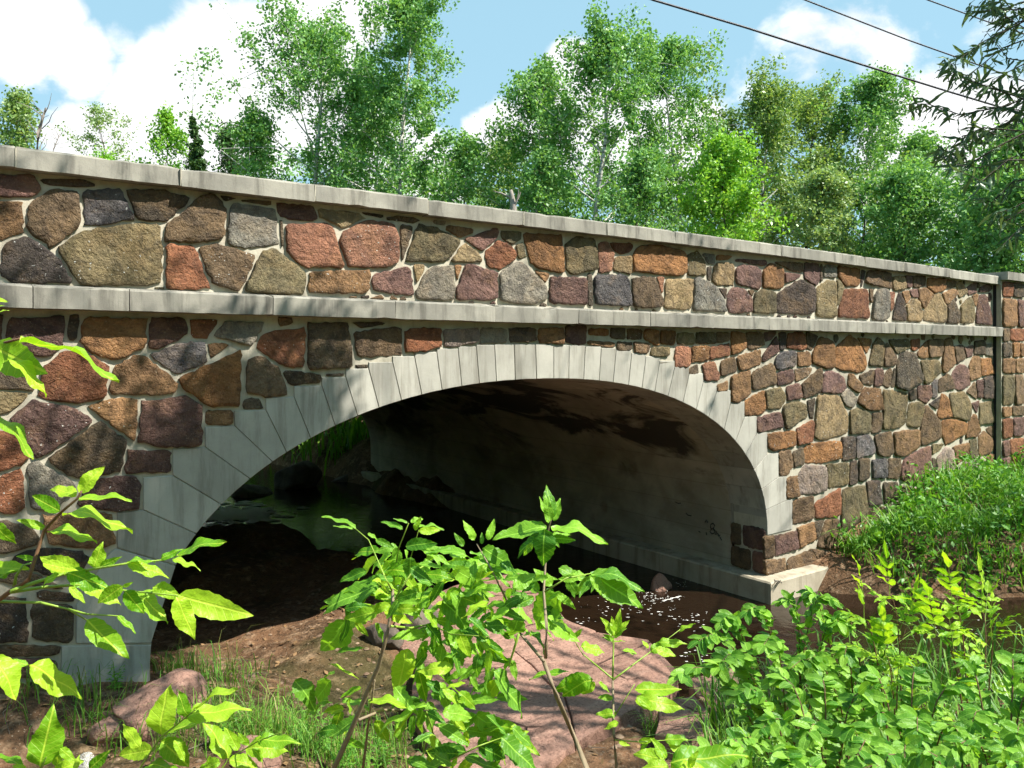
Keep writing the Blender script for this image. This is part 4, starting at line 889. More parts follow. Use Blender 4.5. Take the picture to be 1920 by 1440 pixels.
# right bank between the wall and the stream
RB = lambda X, Y, Z: (Z > .14) & (Y < -.06) & (X > 9.7 + .25 * np.sin(Y * 5)) & (Y > -3.8 - (X - 10) * .2) & (Z > .15)
blades('bank_grass', 'long green grass on the bank against the right end of the wall', scatter_xy(9000, 9.8, 20, -5.5, 0, RB), .36, .014, M['grass'], 1.0)
P = scatter_xy(27000, 9.9, 20, -5.5, 0, RB); P = P + np.stack([rg.normal(0, .03, len(P)), rg.normal(0, .03, len(P)), rg.random(len(P)) * (.22 + .3 * (np.sin(P[:, 0] * 3.1) * np.sin(P[:, 1] * 4.3) > 0))], 1)
V, Q = leafcloud(P, .095, rg, .6, .42); tag(np_mesh('bank_weeds', V, Q, M['weed']), 'low leafy weeds mixed into the grass of the right bank', 'weeds', kind='stuff')
# near bank under the shrubs
def pu(X, Y):
    dx, dy = X - CAM.x, Y - CAM.y; return HU + F * (dx * RGT.x + dy * RGT.y) / np.maximum(.1, dx * FWD.x + dy * FWD.y)
NB = lambda X, Y, Z: (Z > .1) & (pu(X, Y) > 1320) & (Y < -1.2 - .45 * (X - 4))
blades('stream_grass', 'tall grass among the shrubs on the near bank', scatter_xy(5200, 2.8, 11, -7, -1.5, NB), .5, .012, M['grass'], .7)
# around the left foot of the arch
pt = []
for (u, v, su, sv, n) in ((310, 1270, 30, 10, 90), (345, 1285, 20, 8, 60), (160, 1290, 30, 10, 60), (170, 1320, 30, 12, 50), (420, 1300, 40, 20, 70), (480, 1340, 60, 30, 130), (560, 1390, 60, 30, 180), (240, 1390, 60, 20, 90), (60, 1340, 40, 20, 60), (640, 1400, 60, 30, 260), (1240, 1275, 14, 8, 120), (400, 1370, 50, 20, 100), (120, 1370, 60, 30, 110), (330, 1420, 80, 18, 110), (500, 1410, 60, 25, 170), (430, 1260, 50, 15, 40), (700, 1330, 40, 25, 120)):
    for _ in range(n):
        p = onz(rg.normal(u, su), rg.normal(v, sv), .72)
        if gz(p.x, p.y) > .1 and p.y < -.05 or p.x > SPRX0 + .1: pt.append((p.x, p.y, gz(p.x, p.y)))
blades('grass_tufts', 'thin grass tufts around the left foot of the arch', pt, .2, .006, M['grass'], .8)
blades('dry_stalks', 'dry pale stalks standing in the dirt by the arch', [pt[i] for i in rg.integers(0, len(pt), 130)], .32, .005, M['drygrass'], .5)
# far side of the arch
P = scatter_xy(10000, -4, 14, 12.6, 32, lambda X, Y, Z: Z > .1)
blades('meadow_grass', 'sunlit grass seen through the arch', P, .7, .05, M['grass'], .8)
P = scatter_xy(15000, -8, 16, 15, 40, lambda X, Y, Z: Z > .3); P = P + np.stack([rg.normal(0, .2, len(P)), rg.normal(0, .2, len(P)), rg.random(len(P)) * (.5 + np.clip((P[:, 1] - 14) * .7, 0, 8))], 1)
V, Q = leafcloud(P, .24, rg, .6, .6); tag(np_mesh('undergrowth', V, Q, M['weed']), 'green undergrowth beyond the far end of the arch', 'undergrowth', kind='stuff')

# unseen thicket added along the upstream side to shade the far stream
n = 11000; X = rg.uniform(-6, 13, n); Y = rg.uniform(11.9, 15.5, n); Z = 3.1 + (3.4 + .8 * np.sin(X * 1.3)) * rg.random(n) ** .9
V, Q = leafcloud(np.stack([X, Y, Z], 1), .3, rg, .3, .65); V2, Q2 = leafcloud(np.stack([rg.uniform(-3, 11, 5000), rg.uniform(11.75, 12.7, 5000), rg.uniform(1.75, 3.7, 5000)], 1), .3, rg, .3, .65); Q = np.concatenate([Q, Q2 + len(V)]); V = np.concatenate([V, V2]); tag(np_mesh('shade_thicket', V, Q, M['woods']), 'unseen thicket added behind the bridge to shade the stream', 'thicket', kind='stuff')

# ------------------------------------------------------------------ trees
def make_tree(name, label, u, depth, top_v, half_px, seed, leafmat, bark, cb=.3, n=9000, ls=.16, tr=.16, kind='aspen', lean=0.0, clump=.42, group='trees beyond the parapet', sparse=1.0, base=None):
    rng = random.Random(seed); ng = np.random.default_rng(seed)
    p0 = at(u, HV, depth); z0 = gz(p0.x, p0.y) - .1; ztop = CAM.z + (HV - top_v) / F * depth; H = ztop - z0; Rm = half_px / F * depth * (1.32 if kind == 'aspen' else 1.12); ls = ls * .9; n = int(n * 1.15)
    root = empty(name, (p0.x, p0.y, z0)); tag(root, label, 'tree', group)
    b0 = Vector((p0.x, p0.y, z0)); m = 9; tp = []
    ox = oy = 0.0
    for i in range(m):
        f = i / (m - 1); ox += rng.gauss(0, .012) * H; oy += rng.gauss(0, .012) * H
        tp.append(b0 + RGT * (lean * H * f + ox) + FWD * oy + Vector((0, 0, H * f * .97)))
    def trunk(f): k = f * (m - 1); i = min(int(k), m - 2); return tp[i].lerp(tp[i + 1], k - i)
    tm = MB().tube(tp, tr, tr * .12, 8); bm_ = MB(); centres = []
    nl = {'aspen': 30, 'spruce': 46, 'bush': 28, 'airy': 20}[kind]
    for i in range(nl):
        t = (i + rng.random() * .8) / nl; f = cb + (1 - cb) * t
        if kind == 'spruce': prof = (1 - t) * 1.5 + .03; el = R(-8 + 25 * t)
        elif kind == 'bush': prof = math.sin(math.pi * min(1, t * .82 + .16)) ** .6; el = R(10 + 65 * t)
        else: prof = (math.sin(math.pi * min(1, t * .74 + .26)) ** .7) * 1.15; el = R(12 + 46 * t)
        L = Rm * prof * rng.choice((.6, .8, .95, 1.05, 1.2)); az = i * 2.399 + rng.uniform(-.5, .5); s = trunk(f); pts = [s]
        if kind == 'aspen' and t < .5 and Vector((math.cos(az), math.sin(az), 0)).dot(FWD) < -.35: az += 1.9 if rng.random() < .5 else -1.9
        d = Vector((math.cos(az) * math.cos(el), math.sin(az) * math.cos(el), math.sin(el)))
        for k in range(1, 5):
            d = (d + Vector((rng.gauss(0, .13), rng.gauss(0, .13), rng.gauss(.10 if kind != 'spruce' else -.02, .1)))).normalized(); pts.append(pts[-1] + d * L / 4)
        r0 = max(.012, tr * .34 * (1 - f * .75)); bm_.tube(pts, r0, r0 * .25, 5, False)
        for k in range(2, 5):
            centres.append((pts[k], 1.0)); 
            for _ in range(2 if kind != 'airy' else 1):
                q = pts[k] + Vector((rng.gauss(0, 1), rng.gauss(0, 1), rng.gauss(.25, .7))) * L * .2; centres.append((q, .8))
                bm_.tube([pts[k], pts[k].lerp(q, .5) + Vector((0, 0, .05)), q], r0 * .4, r0 * .12, 4, False)
        if kind != 'aspen' and rng.random() < .5: centres.append((pts[1], .35))
    for k in range(4): centres.append((trunk(.97) + Vector((rng.gauss(0, .12), rng.gauss(0, .12), rng.gauss(0, .2))) * Rm, .7))
    wts = np.array([c[1] * rng.uniform(.1, 1.8) for c in centres]); wts /= wts.sum(); C = np.array([tuple(c[0]) for c in centres])
    idx = ng.choice(len(C), int(n * sparse * 1.5), p=wts); sg = clump * ng.uniform(.4, 1.05, len(C))[idx] * (.86 if kind == 'aspen' else .95)
    if kind == 'spruce': sg = sg * np.clip((ztop - C[idx, 2]) / H * 3.2 + .12, .12, 1.2)
    off = ng.normal(size=(len(idx), 3)); off /= np.linalg.norm(off, axis=1)[:, None]; off *= (sg * 1.75 * ng.random(len(idx)) ** .55)[:, None]; off[:, 2] *= (1.15 if kind == 'aspen' else .75)
    P = C[idx] + off; V, Q = leafcloud(P, ls * .9, ng, .3, .7)
    tm.build('trunk', bark, root, True); bm_.build('branches', bark, root, True)
    o = np_mesh('crown', V - np.array(root.location), Q, leafmat, root)
    return root
T = [
 ('broadleaf_tree', 'small leafy tree cut by the left edge of the picture above the parapet', -5, 30, 165, 55, 'aspen2', 'grey_bark', dict(cb=.45, n=5000, clump=.4)),
 ('airy_tree', 'thin airy tree with sparse pale leaves over the left parapet', 172, 34, 185, 62, 'pale', 'grey_bark', dict(cb=.5, n=2600, kind='airy', clump=.36, ls=.13, tr=.09)),
 ('young_maple', 'young bright green tree between the airy tree and the spruce', 292, 27, 198, 44, 'lime', 'grey_bark', dict(cb=.5, n=3800, clump=.26, ls=.13, tr=.07)),
 ('spruce_tree', 'dark pointed spruce left of the tall trees', 391, 24, 205, 24, 'dark', 'dark_bark', dict(cb=.5, n=7000, kind='spruce', clump=.22, ls=.13, tr=.12)),
 ('pine_tree', 'dark bushy pine beside the pointed spruce', 440, 36, 240, 44, 'dark', 'dark_bark', dict(cb=.5, n=6500, kind='bush', clump=.34, ls=.14)),
 ('pine_tree', 'small dark pine at the foot of the pointed spruce', 366, 38, 272, 26, 'dark', 'dark_bark', dict(cb=.6, n=2400, kind='bush', clump=.25, ls=.13, tr=.06)),
 ('aspen_tree', 'broad aspen with pale trunk standing left of the tallest tree', 606, 30, 58, 150, 'aspen', 'aspen_bark', dict(cb=.3, n=15000, clump=.5, tr=.19)),
 ('aspen_tree', 'narrow aspen squeezed behind the tallest tree on its left', 690, 34, 105, 75, 'aspen', 'aspen_bark', dict(cb=.3, n=9000, clump=.45, tr=.13)),
 ('aspen_tree', 'tallest aspen with white trunk reaching the top of the picture', 770, 29, -25, 118, 'aspen', 'aspen_bark', dict(cb=.3, n=15500, clump=.42, tr=.17)),
 ('understory_tree', 'low leafy tree right of the tallest aspen trunk', 868, 33, 258, 62, 'aspen', 'grey_bark', dict(cb=.5, n=5200, clump=.42, tr=.08)),
 ('understory_tree', 'low yellowish tree behind the parapet beside a broken stump', 930, 36, 268, 60, 'aspen2', 'grey_bark', dict(cb=.5, n=5200, clump=.42, tr=.08)),
 ('aspen_tree', 'aspen on the left side of the big middle clump', 1006, 32, 138, 85, 'aspen', 'aspen_bark', dict(cb=.3, n=10500, clump=.44, tr=.13)),
 ('aspen_tree', 'big aspen with leaning white trunk in the middle clump', 1094, 29, 68, 140, 'aspen', 'aspen_bark', dict(cb=.3, n=15500, clump=.45, tr=.19, lean=.035)),
 ('aspen_tree', 'aspen on the right side of the big middle clump', 1275, 33, 84, 105, 'aspen', 'aspen_bark', dict(cb=.3, n=12500, clump=.42, tr=.14)),
 ('maple_tree', 'bright lime green maple in front of the aspens', 1322, 24, 282, 98, 'lime', 'grey_bark', dict(cb=.45, n=9500, kind='bush', clump=.34, ls=.14, tr=.09)),
 ('seeding_tree', 'olive tinted tree with pale trunk right of the lime green maple', 1425, 30, 160, 112, 'aspen2', 'aspen_bark', dict(cb=.4, n=13000, clump=.42, tr=.13, lean=.02)),
 ('seeding_tree', 'olive tinted tree leaning over its pale trunked neighbour', 1515, 33, 178, 100, 'aspen2', 'grey_bark', dict(cb=.4, n=10000, clump=.42, tr=.12)),
 ('aspen_tree', 'slender aspen with feathery top under the power cable', 1622, 32, 142, 95, 'aspen', 'aspen_bark', dict(cb=.35, n=12500, clump=.4, tr=.12)),
 ('aspen_tree', 'rounded aspen behind the willow twigs at the right', 1712, 34, 262, 90, 'aspen', 'aspen_bark', dict(cb=.3, n=9000, clump=.42, tr=.1)),
 ('understory_tree', 'silvery green bush above the right half of the parapet', 1540, 26, 345, 95, 'pale', 'grey_bark', dict(cb=.45, n=8000, kind='bush', clump=.34, ls=.14, tr=.07)),
 ('understory_tree', 'light green bush above the parapet near its right end', 1690, 25, 352, 95, 'aspen', 'grey_bark', dict(cb=.45, n=8000, kind='bush', clump=.36, ls=.14, tr=.07)),
 ('broadleaf_tree', 'dark trunked tree behind the end pilaster', 1828, 27, 330, 70, 'aspen', 'dark_bark', dict(cb=.5, n=5200, clump=.4, tr=.12)),
 ('broadleaf_tree', 'leaning dark tree near the right edge above the pilaster', 1868, 24, 250, 70, 'aspen', 'dark_bark', dict(cb=.6, n=4200, clump=.36, tr=.1, lean=.08)),
 ('broadleaf_tree', 'leafy tree filling the right edge beyond the pilaster', 1945, 22, 330, 85, 'aspen', 'dark_bark', dict(cb=.4, n=7000, clump=.4, tr=.12)),
 ('understory_tree', 'bushy sapling under the middle aspen clump', 1190, 27, 300, 80, 'aspen', 'grey_bark', dict(cb=.5, n=6500, kind='bush', clump=.36, ls=.14, tr=.07)),
 ('understory_tree', 'bushy sapling left of the leaning white trunk', 1035, 28, 290, 62, 'aspen', 'grey_bark', dict(cb=.5, n=5500, kind='bush', clump=.36, ls=.14, tr=.07)),
 ('understory_tree', 'bush in front of the broad aspen trunk', 520, 31, 225, 62, 'aspen', 'grey_bark', dict(cb=.5, n=6000, kind='bush', clump=.4, ls=.15, tr=.07)),
 ('understory_tree', 'low bush behind the left parapet below the airy tree', 225, 28, 282, 50, 'lime', 'grey_bark', dict(cb=.55, n=2600, kind='bush', clump=.3, ls=.13, tr=.05)),
]
for k, (nm, lb, u, d, tv, hw, lm, bk_, kw) in enumerate(T): make_tree(nm, lb, u, d, tv, hw, 100 + k * 7, M[lm], M[bk_], **kw)
# bare snags and stump
def snag(name, label, pxs, d, r0, twigs, seed, mat):
    rng = random.Random(seed); p0 = at(pxs[0][0], pxs[0][1], d); root = empty(name, (p0.x, p0.y, gz(p0.x, p0.y))); tag(root, label, 'dead tree')
    pts = [Vector(root.location)] + [at(u, v, d) for u, v in pxs]; MB().tube(pts, r0, r0 * .3, 7).build('trunk', mat, root, True)
    tw = MB()
    for _ in range(twigs):
        s = pts[rng.randint(1, len(pts) - 2)].lerp(pts[-1], rng.random() * .7); a = [s]; dr = (RGT * rng.uniform(-1, 1) + Vector((0, 0, rng.uniform(.2, 1))) + FWD * rng.uniform(-.5, .5)).normalized()
        for k in range(3): dr = (dr + Vector((rng.gauss(0, .2), rng.gauss(0, .2), rng.gauss(.1, .2)))).normalized(); a.append(a[-1] + dr * rng.uniform(.12, .4))
        tw.tube(a, r0 * .25, r0 * .06, 4, False)
    if twigs: tw.build('twigs', mat, root, True)
snag('dead_snag', 'bare dead snag rising over the left parapet', [(68, 300), (72, 250), (79, 225), (86, 202)], 27, .09, 9, 3, M['deadwood'])
snag('bare_sapling', 'leafless thin sapling between the left edge tree and the dead snag', [(45, 300), (48, 268), (52, 246), (50, 232)], 30, .035, 16, 5, M['deadwood'])
snag('bare_sapling', 'leafless twiggy sapling right of the dead snag', [(98, 300), (100, 280), (108, 262), (112, 250)], 30, .03, 14, 6, M['deadwood'])
snag('broken_stump', 'broken grey stump just above the parapet', [(963, 400), (962, 384), (960, 368), (958, 356)], 24, .15, 3, 9, M['deadwood'])
# woodland that reads as one mass farther back
n = 42000; P = []
ng = np.random.default_rng(9)
uu = ng.uniform(440, 2300, n); dd = ng.uniform(40, 58, n)
vt = np.interp(uu, [440, 520, 700, 860, 1000, 1200, 1400, 1600, 1750, 2300], [300, 262, 270, 300, 285, 255, 260, 285, 320, 330]) + 24 * np.sin(uu / 23.) * np.sin(uu / 61. + 2) + 14 * np.sin(uu / 9.)
zz = CAM.z + (HV - (vt + (560 - vt) * ng.random(n) ** .85)) / F * dd
base = np.array([CAM.x, CAM.y]); P = np.stack([base[0] + (FWD.x + RGT.x * (uu - HU) / F) * dd, base[1] + (FWD.y + RGT.y * (uu - HU) / F) * dd, zz], 1) + ng.normal(0, .3, (n, 3))
V, Q = leafcloud(P, .26, ng, .3, .7); tag(np_mesh('distant_woods', V, Q, M['woods']), 'green wall of distant woodland behind the nearer trees', 'woodland', kind='stuff')

# unseen leaf mass added on the camera's side to cut sky light
n = 9000; a = ng.uniform(R(80), R(300), n); rr = ng.uniform(17, 30, n); hh = ng.random(n) ** .7 * (6 + 5 * np.abs(np.sin(a * 5)))
P = np.stack([CAM.x + np.sin(YAW + a) * rr, CAM.y + np.cos(YAW + a) * rr, hh + 1.8], 1); P = P[(P[:, 1] < -9) | (P[:, 0] < -14) | (P[:, 0] > 26)]
V, Q = leafcloud(P, .95, ng, .3, .8); tag(np_mesh('woodland', V, Q, M['woods']), 'unseen woodland added on the near side of the stream to cut sky light', 'woodland', kind='stuff')

# ------------------------------------------------------------------ power cables
def cable(label, px, r):
    mb = MB(); pts = [at(u, v, d) for u, v, d in px]; dense = []
    for a, b in zip(pts[:-1], pts[1:]):
        for k in range(6): dense.append(a.lerp(b, k / 6))
    dense.append(pts[-1]); mb.tube(dense, r, r, 6); tag(mb.build('power_cable', M['cable'], smooth=True), label, 'cable', 'power cables overhead')
cable('thick lowest power cable crossing above the right hand trees', [(600, -235, 15), (1000, -80, 16), (1225, 0, 17), (1400, 52, 17.7), (1600, 116, 18.5), (1780, 172, 19.2), (2100, 268, 21)], .024)
cable('middle power cable near the top right corner', [(1100, -150, 15), (1510, 0, 17), (1700, 74, 18), (1920, 152, 19), (2200, 245, 20.5)], .016)
cable('shortest power cable cutting the top right corner', [(1400, -140, 15), (1740, 0, 17), (1850, 40, 17.6), (2150, 140, 19)], .014)

# ------------------------------------------------------------------ leaves for the near plants
def leaf_mesh(name, mat, half, serr=0.0, fold=.25, curl=.12, wave=.02, tip=.8, peak=.42, seed=0, rows=14):
    rng = random.Random(seed); vs = []; fs = []
    for i in range(rows + 1):
        t = i / rows; a = peak / (1 - peak)
        w = half * (t ** (a * tip)) * ((1 - t) ** tip) / ((peak ** (a * tip)) * ((1 - peak) ** tip))
        if serr: w *= 1 + serr * ((i % 2) * 2 - 1)
        z0 = -curl * t * t + wave * math.sin(t * 9 + seed); lat = .05 * math.sin(seed + t * 3)
        for c in (-1, -.5, 0, .5, 1): vs.append((c * w + lat * t, t, z0 + fold * abs(c) * w + (wave * 1.3 * math.sin(t * 14 + c * 2 + seed) * abs(c))))
    for i in range(rows):
        for k in range(4): a = i * 5 + k; fs.append((a, a + 1, a + 6, a + 5))
    me = bpy.data.meshes.new(name); me.from_pydata(vs, [], fs); me.polygons.foreach_set('use_smooth', [True] * len(me.polygons)); me.materials.append(mat); me.update(); return me
ASH = [leaf_mesh('ash_leaflet', M['ash'], .165 + .012 * k, .045, .3 - .08 * k, .04 + .11 * k, .012 + .008 * k, 1.0, .38, k * 1.7) for k in range(5)]
MAPLE = [leaf_mesh('serrate_leaf', M['ash_dark'], .17 + .012 * k, .07, .3 - .07 * k, .05 + .12 * k, .014 + .006 * k, .98, .36, 11 + k * 1.3) for k in range(5)]
DOG = [leaf_mesh('oval_leaf', M['dogwood'], .27, 0, .22, .10 + .06 * k, .012, .62, .46, 21 + k, 9) for k in range(4)]
WIL = [leaf_mesh('willow_leaf', M['willow'], .085, 0, .25, .2 + .2 * k, .03, .8, .4, 31 + k, 7) for k in range(3)]
def put_leaf(root, mesh, base, tip, wr, nrm):
    base, tip = Vector(base), Vector(tip); y = tip - base; L = y.length
    if L < 1e-4: return
    y /= L; z = nrm - y * nrm.dot(y)
    if z.length < 1e-3: z = y.orthogonal()
    z.normalize(); x = y.cross(z); o = bpy.data.objects.new('leaf', mesh); COL.objects.link(o); o.parent = root
    m = Matrix(((x.x * L * wr, y.x * L, z.x * L, 0), (x.y * L * wr, y.y * L, z.y * L, 0), (x.z * L * wr, y.z * L, z.z * L, 0), (0, 0, 0, 1))); m.translation = base - Vector(root.location); o.matrix_local = m
LR = random.Random(12)
def face_cam(p, k=.7):
    v = (CAM - Vector(p)).normalized(); return (v * k + UP * (1 - k) * 1.3 + Vector((LR.gauss(0, .22), LR.gauss(0, .22), LR.gauss(0, .15)))).normalized()
CT = {5: (3, 0, 680), 8: (4, 0, 540), 9: (3, 0, 960), 10: (2.6667, 560, 900)}
def plant(name, label, root_uvd, crop, stems, leaves, d, meshes, stem_mat, r0, cat='sapling', group=None, dz=.25, faceon=.72, wr=1.0):
    k, ox, oy = CT[crop]; q = lambda x, y: (ox + x / k, oy + y / k)
    pr = at(*root_uvd); zr = gz(pr.x, pr.y); root = empty(name, (pr.x, pr.y, zr)); tag(root, label, cat, group)
    span = [p for s in stems for p in s[0]]; 
    for si, (pts, ra, rb, rooted) in enumerate(stems):
        W = [at(*q(x, y), d + dz * .3 * math.sin(x * .013 + y * .007 + si)) for x, y in pts]
        if rooted: W = [Vector(root.location) - Vector((0, 0, .05)), Vector(root.location).lerp(W[0], .6) + Vector((.01, 0, .02))] + W
        # smooth
        S = []
        for a, b in zip(W[:-1], W[1:]):
            for t in (0, .5): S.append(a.lerp(b, t))
        S.append(W[-1]); MB().tube(S, ra, rb, 6).build('stem', stem_mat if ra > .0035 else M['green_stem'], root, True)
    for item in leaves.split():
        v = [float(t) for t in item.split(',')]; bx, by, tx, ty = v[:4]; w = (v[4] if len(v) > 4 else 1.0) * wr
        d0 = d + dz * .3 * math.sin(bx * .013 + by * .007) + LR.uniform(-.03, .03); Lp = math.hypot(tx - bx, ty - by) / k / F * d
        d1 = d0 + LR.uniform(-.35, .25) * Lp
        b, t_ = at(*q(bx, by), d0), at(*q(tx, ty), d1); fo = faceon if w >= .9 else .25
        put_leaf(root, LR.choice(meshes), b, t_, min(w, 1.5) if w >= .9 else 1.0, face_cam(b, fo + LR.uniform(-.12, .12)))
    return root

plant('ash_sapling', 'bright ash seedling reaching in from the left edge before the arch ring', (-120, 1440, 1.35), 5,
      [([(-260, 1420), (0, 1330), (60, 1285), (160, 1220), (190, 1120), (250, 940), (345, 840), (435, 765), (460, 720)], .005, .0015, True), ([(60, 1285), (200, 1235), (370, 1185), (530, 1160), (710, 1130), (920, 1110), (1000, 1085)], .0032, .001, False),
       ([(60, 1290), (250, 1262), (430, 1250), (690, 1280), (1000, 1310)], .0032, .001, False), ([(80, 1260), (90, 1200), (130, 1140), (200, 1120)], .0028, .001, False), ([(-200, 1345), (0, 1343), (230, 1350), (380, 1385), (490, 1450)], .003, .001, False), ([(380, 1385), (490, 1415), (660, 1425)], .002, .001, False)],
      "445,730,568,588,1.25 430,750,282,668,1.1 445,770,722,733,.6 340,835,175,748,1.2 350,845,748,830,.6 255,935,92,884,1 265,945,536,922,.7 -40,900,70,1028,1.2 1000,1085,1226,953,.6 970,1110,1116,1100,.6 905,1105,1000,1042,.9 715,1130,940,1152,.9 715,1118,862,1078,.7 530,1155,550,1035,1.5 560,1150,684,1088,.9 330,1190,190,1252,.9 450,1165,190,1085,1 380,1185,590,1235,1.1 200,1110,88,1088,.9 "
      "690,1255,548,1358,1.5 455,1245,690,1300,1.2 735,1300,972,1388,1.45 1000,1310,1428,1421,.98 990,1320,1112,1536,1.1 700,1285,822,1402,1.2 690,1260,745,1240,1 860,1260,1000,1295,1.2 490,1450,708,1652,1.1 660,1425,770,1512,.9 390,1260,480,1350,1 120,1140,-60,1200,1 240,1130,440,1165,1 -60,1150,140,1150,1", 1.25, ASH, M['red_stem'], .004, dz=.1)
plant('ash_branch_plant', 'ash seedling with large leaves cut by the left edge below the string course', (-420, 1300, 1.1), 8,
      [([(-500, 900), (-200, 500), (0, 420), (150, 380)], .004, .0015, True), ([(-400, 800), (-200, 900), (-60, 950)], .003, .001, False)], "150,380,942,500,.8 -60,440,350,632,1.45 60,520,398,687,.9 -80,940,318,1192,1.15 -60,90,50,90,1 -60,140,40,130,.9 -40,190,60,155,.7", 1.0, ASH, M['red_stem'], .004, dz=.05, faceon=.6)
plant('ash_sapling', 'low ash seedling with broad pale leaf in front of the red boulder', (290, 1500, 1.7), 9,
      [([(770, 1480), (800, 1420), (905, 1265), (1040, 1160), (1100, 1110)], .003, .0012, True)], "905,1260,905,1013,1.6 1060,1150,985,1022,1.3 1090,1115,1282,928,.95 1050,1160,1352,1028,.6 950,1240,1202,1143,.75 790,1325,668,1205,1 860,1335,662,1372,1.3 905,1285,1072,1432,1.5 850,1390,905,1290,1 800,1440,1000,1370,.8 980,1280,1060,1390,1", 1.6, ASH, M['green_stem'], .004)
plant('ash_sapling', 'low ash seedling with crumpled leaves right of the broad leaved one', (430, 1520, 1.75), 9,
      [([(1230, 1480), (1250, 1440), (1290, 1385), (1450, 1290), (1580, 1240)], .003, .001, True)], "1450,1290,1645,1243,.8 1380,1330,1592,1308,1.2 1290,1390,1455,1425,1.3 1280,1385,1222,1188,1.4 1340,1340,1270,1210,1.2 1240,1410,1085,1440,1.2 1180,1370,1165,1440,1 1400,1310,1340,1250,1.2 1420,1330,1500,1400,1", 1.65, ASH, M['green_stem'], .004)
plant('ash_sapling', 'low leafy seedling in the bottom left corner', (40, 1540, 1.4), 9,
      [([(200, 1500), (230, 1440), (260, 1380)], .003, .0012, True)], "225,1425,278,1180,1.4 320,1430,302,1236,1.3 -20,1365,200,1432,.8 500,1450,617,1338,1.2 340,1330,415,1390,1.2 300,1460,460,1400,1.2 420,1450,440,1375,1 150,1460,60,1420,1", 1.35, ASH, M['green_stem'], .004)
plant('ash_sapling', 'seedling pair of leaves poking in at the left edge above the dirt', (-60, 1420, 1.3), 9, [([(-160, 1000), (-40, 860), (160, 860)], .003, .001, True)], "-40,810,120,1030,1.6 165,865,495,982,1.05 160,860,20,820,.8", 1.2, ASH, M['green_stem'], .004, dz=.05)
H = "285,240,124,158,.8 272,245,172,228,.8 400,340,262,362,.8 345,268,402,288,1 385,300,482,335,1 520,245,412,198,.9 545,215,472,192,.8 560,210,617,178,1.1 592,235,707,198,.6 600,255,717,250,1 580,252,602,190,1 490,345,478,465,1.4 560,385,552,512,1.4 835,375,638,318,1.05 400,525,93,566,.8 400,530,112,612,.8 385,535,123,672,.8 340,455,195,505,1 335,560,268,645,1.1 350,540,428,582,1.2 395,660,212,690,1 238,703,108,915,1.35 546,843,488,1070,1.3 600,960,642,1115,1.1 720,500,625,480,1 640,470,765,475,1 720,600,884,742,1.2 770,440,935,535,1.1 655,600,555,640,1.1 740,560,895,602,1.1 750,760,905,872,1.2 " \
    "850,690,962,782,1.2 920,340,1112,442,.9 900,390,1002,402,1 590,560,470,600,1 500,600,440,700,1 480,640,600,650,1 620,650,720,720,1.1 640,720,730,820,1.1 690,700,800,720,1.1 700,560,800,640,1.1 560,440,660,500,1.2 600,420,720,430,1 680,380,760,420,1.1 720,820,688,952,1.1 770,840,812,972,1 740,860,762,962,1 900,870,868,992,1.1 960,860,938,982,1.1 970,960,1187,1168,1 1000,1000,908,1132,1.1 860,980,902,1052,1.1 800,760,860,900,1.1 660,800,720,900,1 640,1010,760,1060,1 640,860,560,960,1.1 " \
    "350,1105,532,1088,.8 640,1130,368,1196,.7 640,1160,742,1212,1.1 585,1150,458,1292,.7 660,1270,692,1342,1.2 800,1370,648,1360,1 720,1160,892,1172,1 885,1170,758,1272,1.2 890,1180,1065,1292,1.2 900,1330,1065,1402,1.1 1010,1290,1218,1442,1.2 1065,1240,1202,1332,.9 830,1390,1062,1425,.8 560,1400,642,1432,1.1 300,1190,138,1292,1.1 385,1200,452,1332,1 720,1040,820,1130,1 800,1060,900,1140,1.1 760,1180,840,1260,1 700,1230,860,1320,1 960,1200,1010,1330,1 840,1250,960,1270,1 540,1400,700,1440,1 160,1000,60,1120,1.3 -20,1000,100,1130,1.3"
SAP1 = plant('maple_sapling', 'leaning brown stemmed sapling left of centre in front of the dark arch', (620, 1600, 2.05), 10,
      [([(160, 1480), (250, 1280), (340, 1070), (400, 930), (440, 780), (470, 620), (470, 550)], .0075, .0035, True), ([(460, 700), (490, 580), (560, 470), (640, 420), (700, 380)], .003, .0012, False), ([(470, 560), (430, 480), (350, 300), (280, 240)], .0025, .001, False), ([(490, 580), (560, 390), (600, 250)], .002, .001, False),
       ([(470, 540), (500, 340), (550, 215)], .002, .001, False), ([(300, 1200), (420, 1150), (560, 1150), (680, 1155)], .0036, .0015, False), ([(320, 1460), (345, 1250), (380, 1000)], .004, .002, False), ([(450, 730), (560, 740), (660, 720), (760, 770), (900, 780)], .0035, .001, False), ([(640, 1160), (680, 1290), (600, 1400)], .002, .001, False), ([(760, 1400), (900, 1330), (1010, 1290)], .0025, .001, False)],
      H, 1.95, ASH + MAPLE + MAPLE, M['twig'], .006, dz=.4)
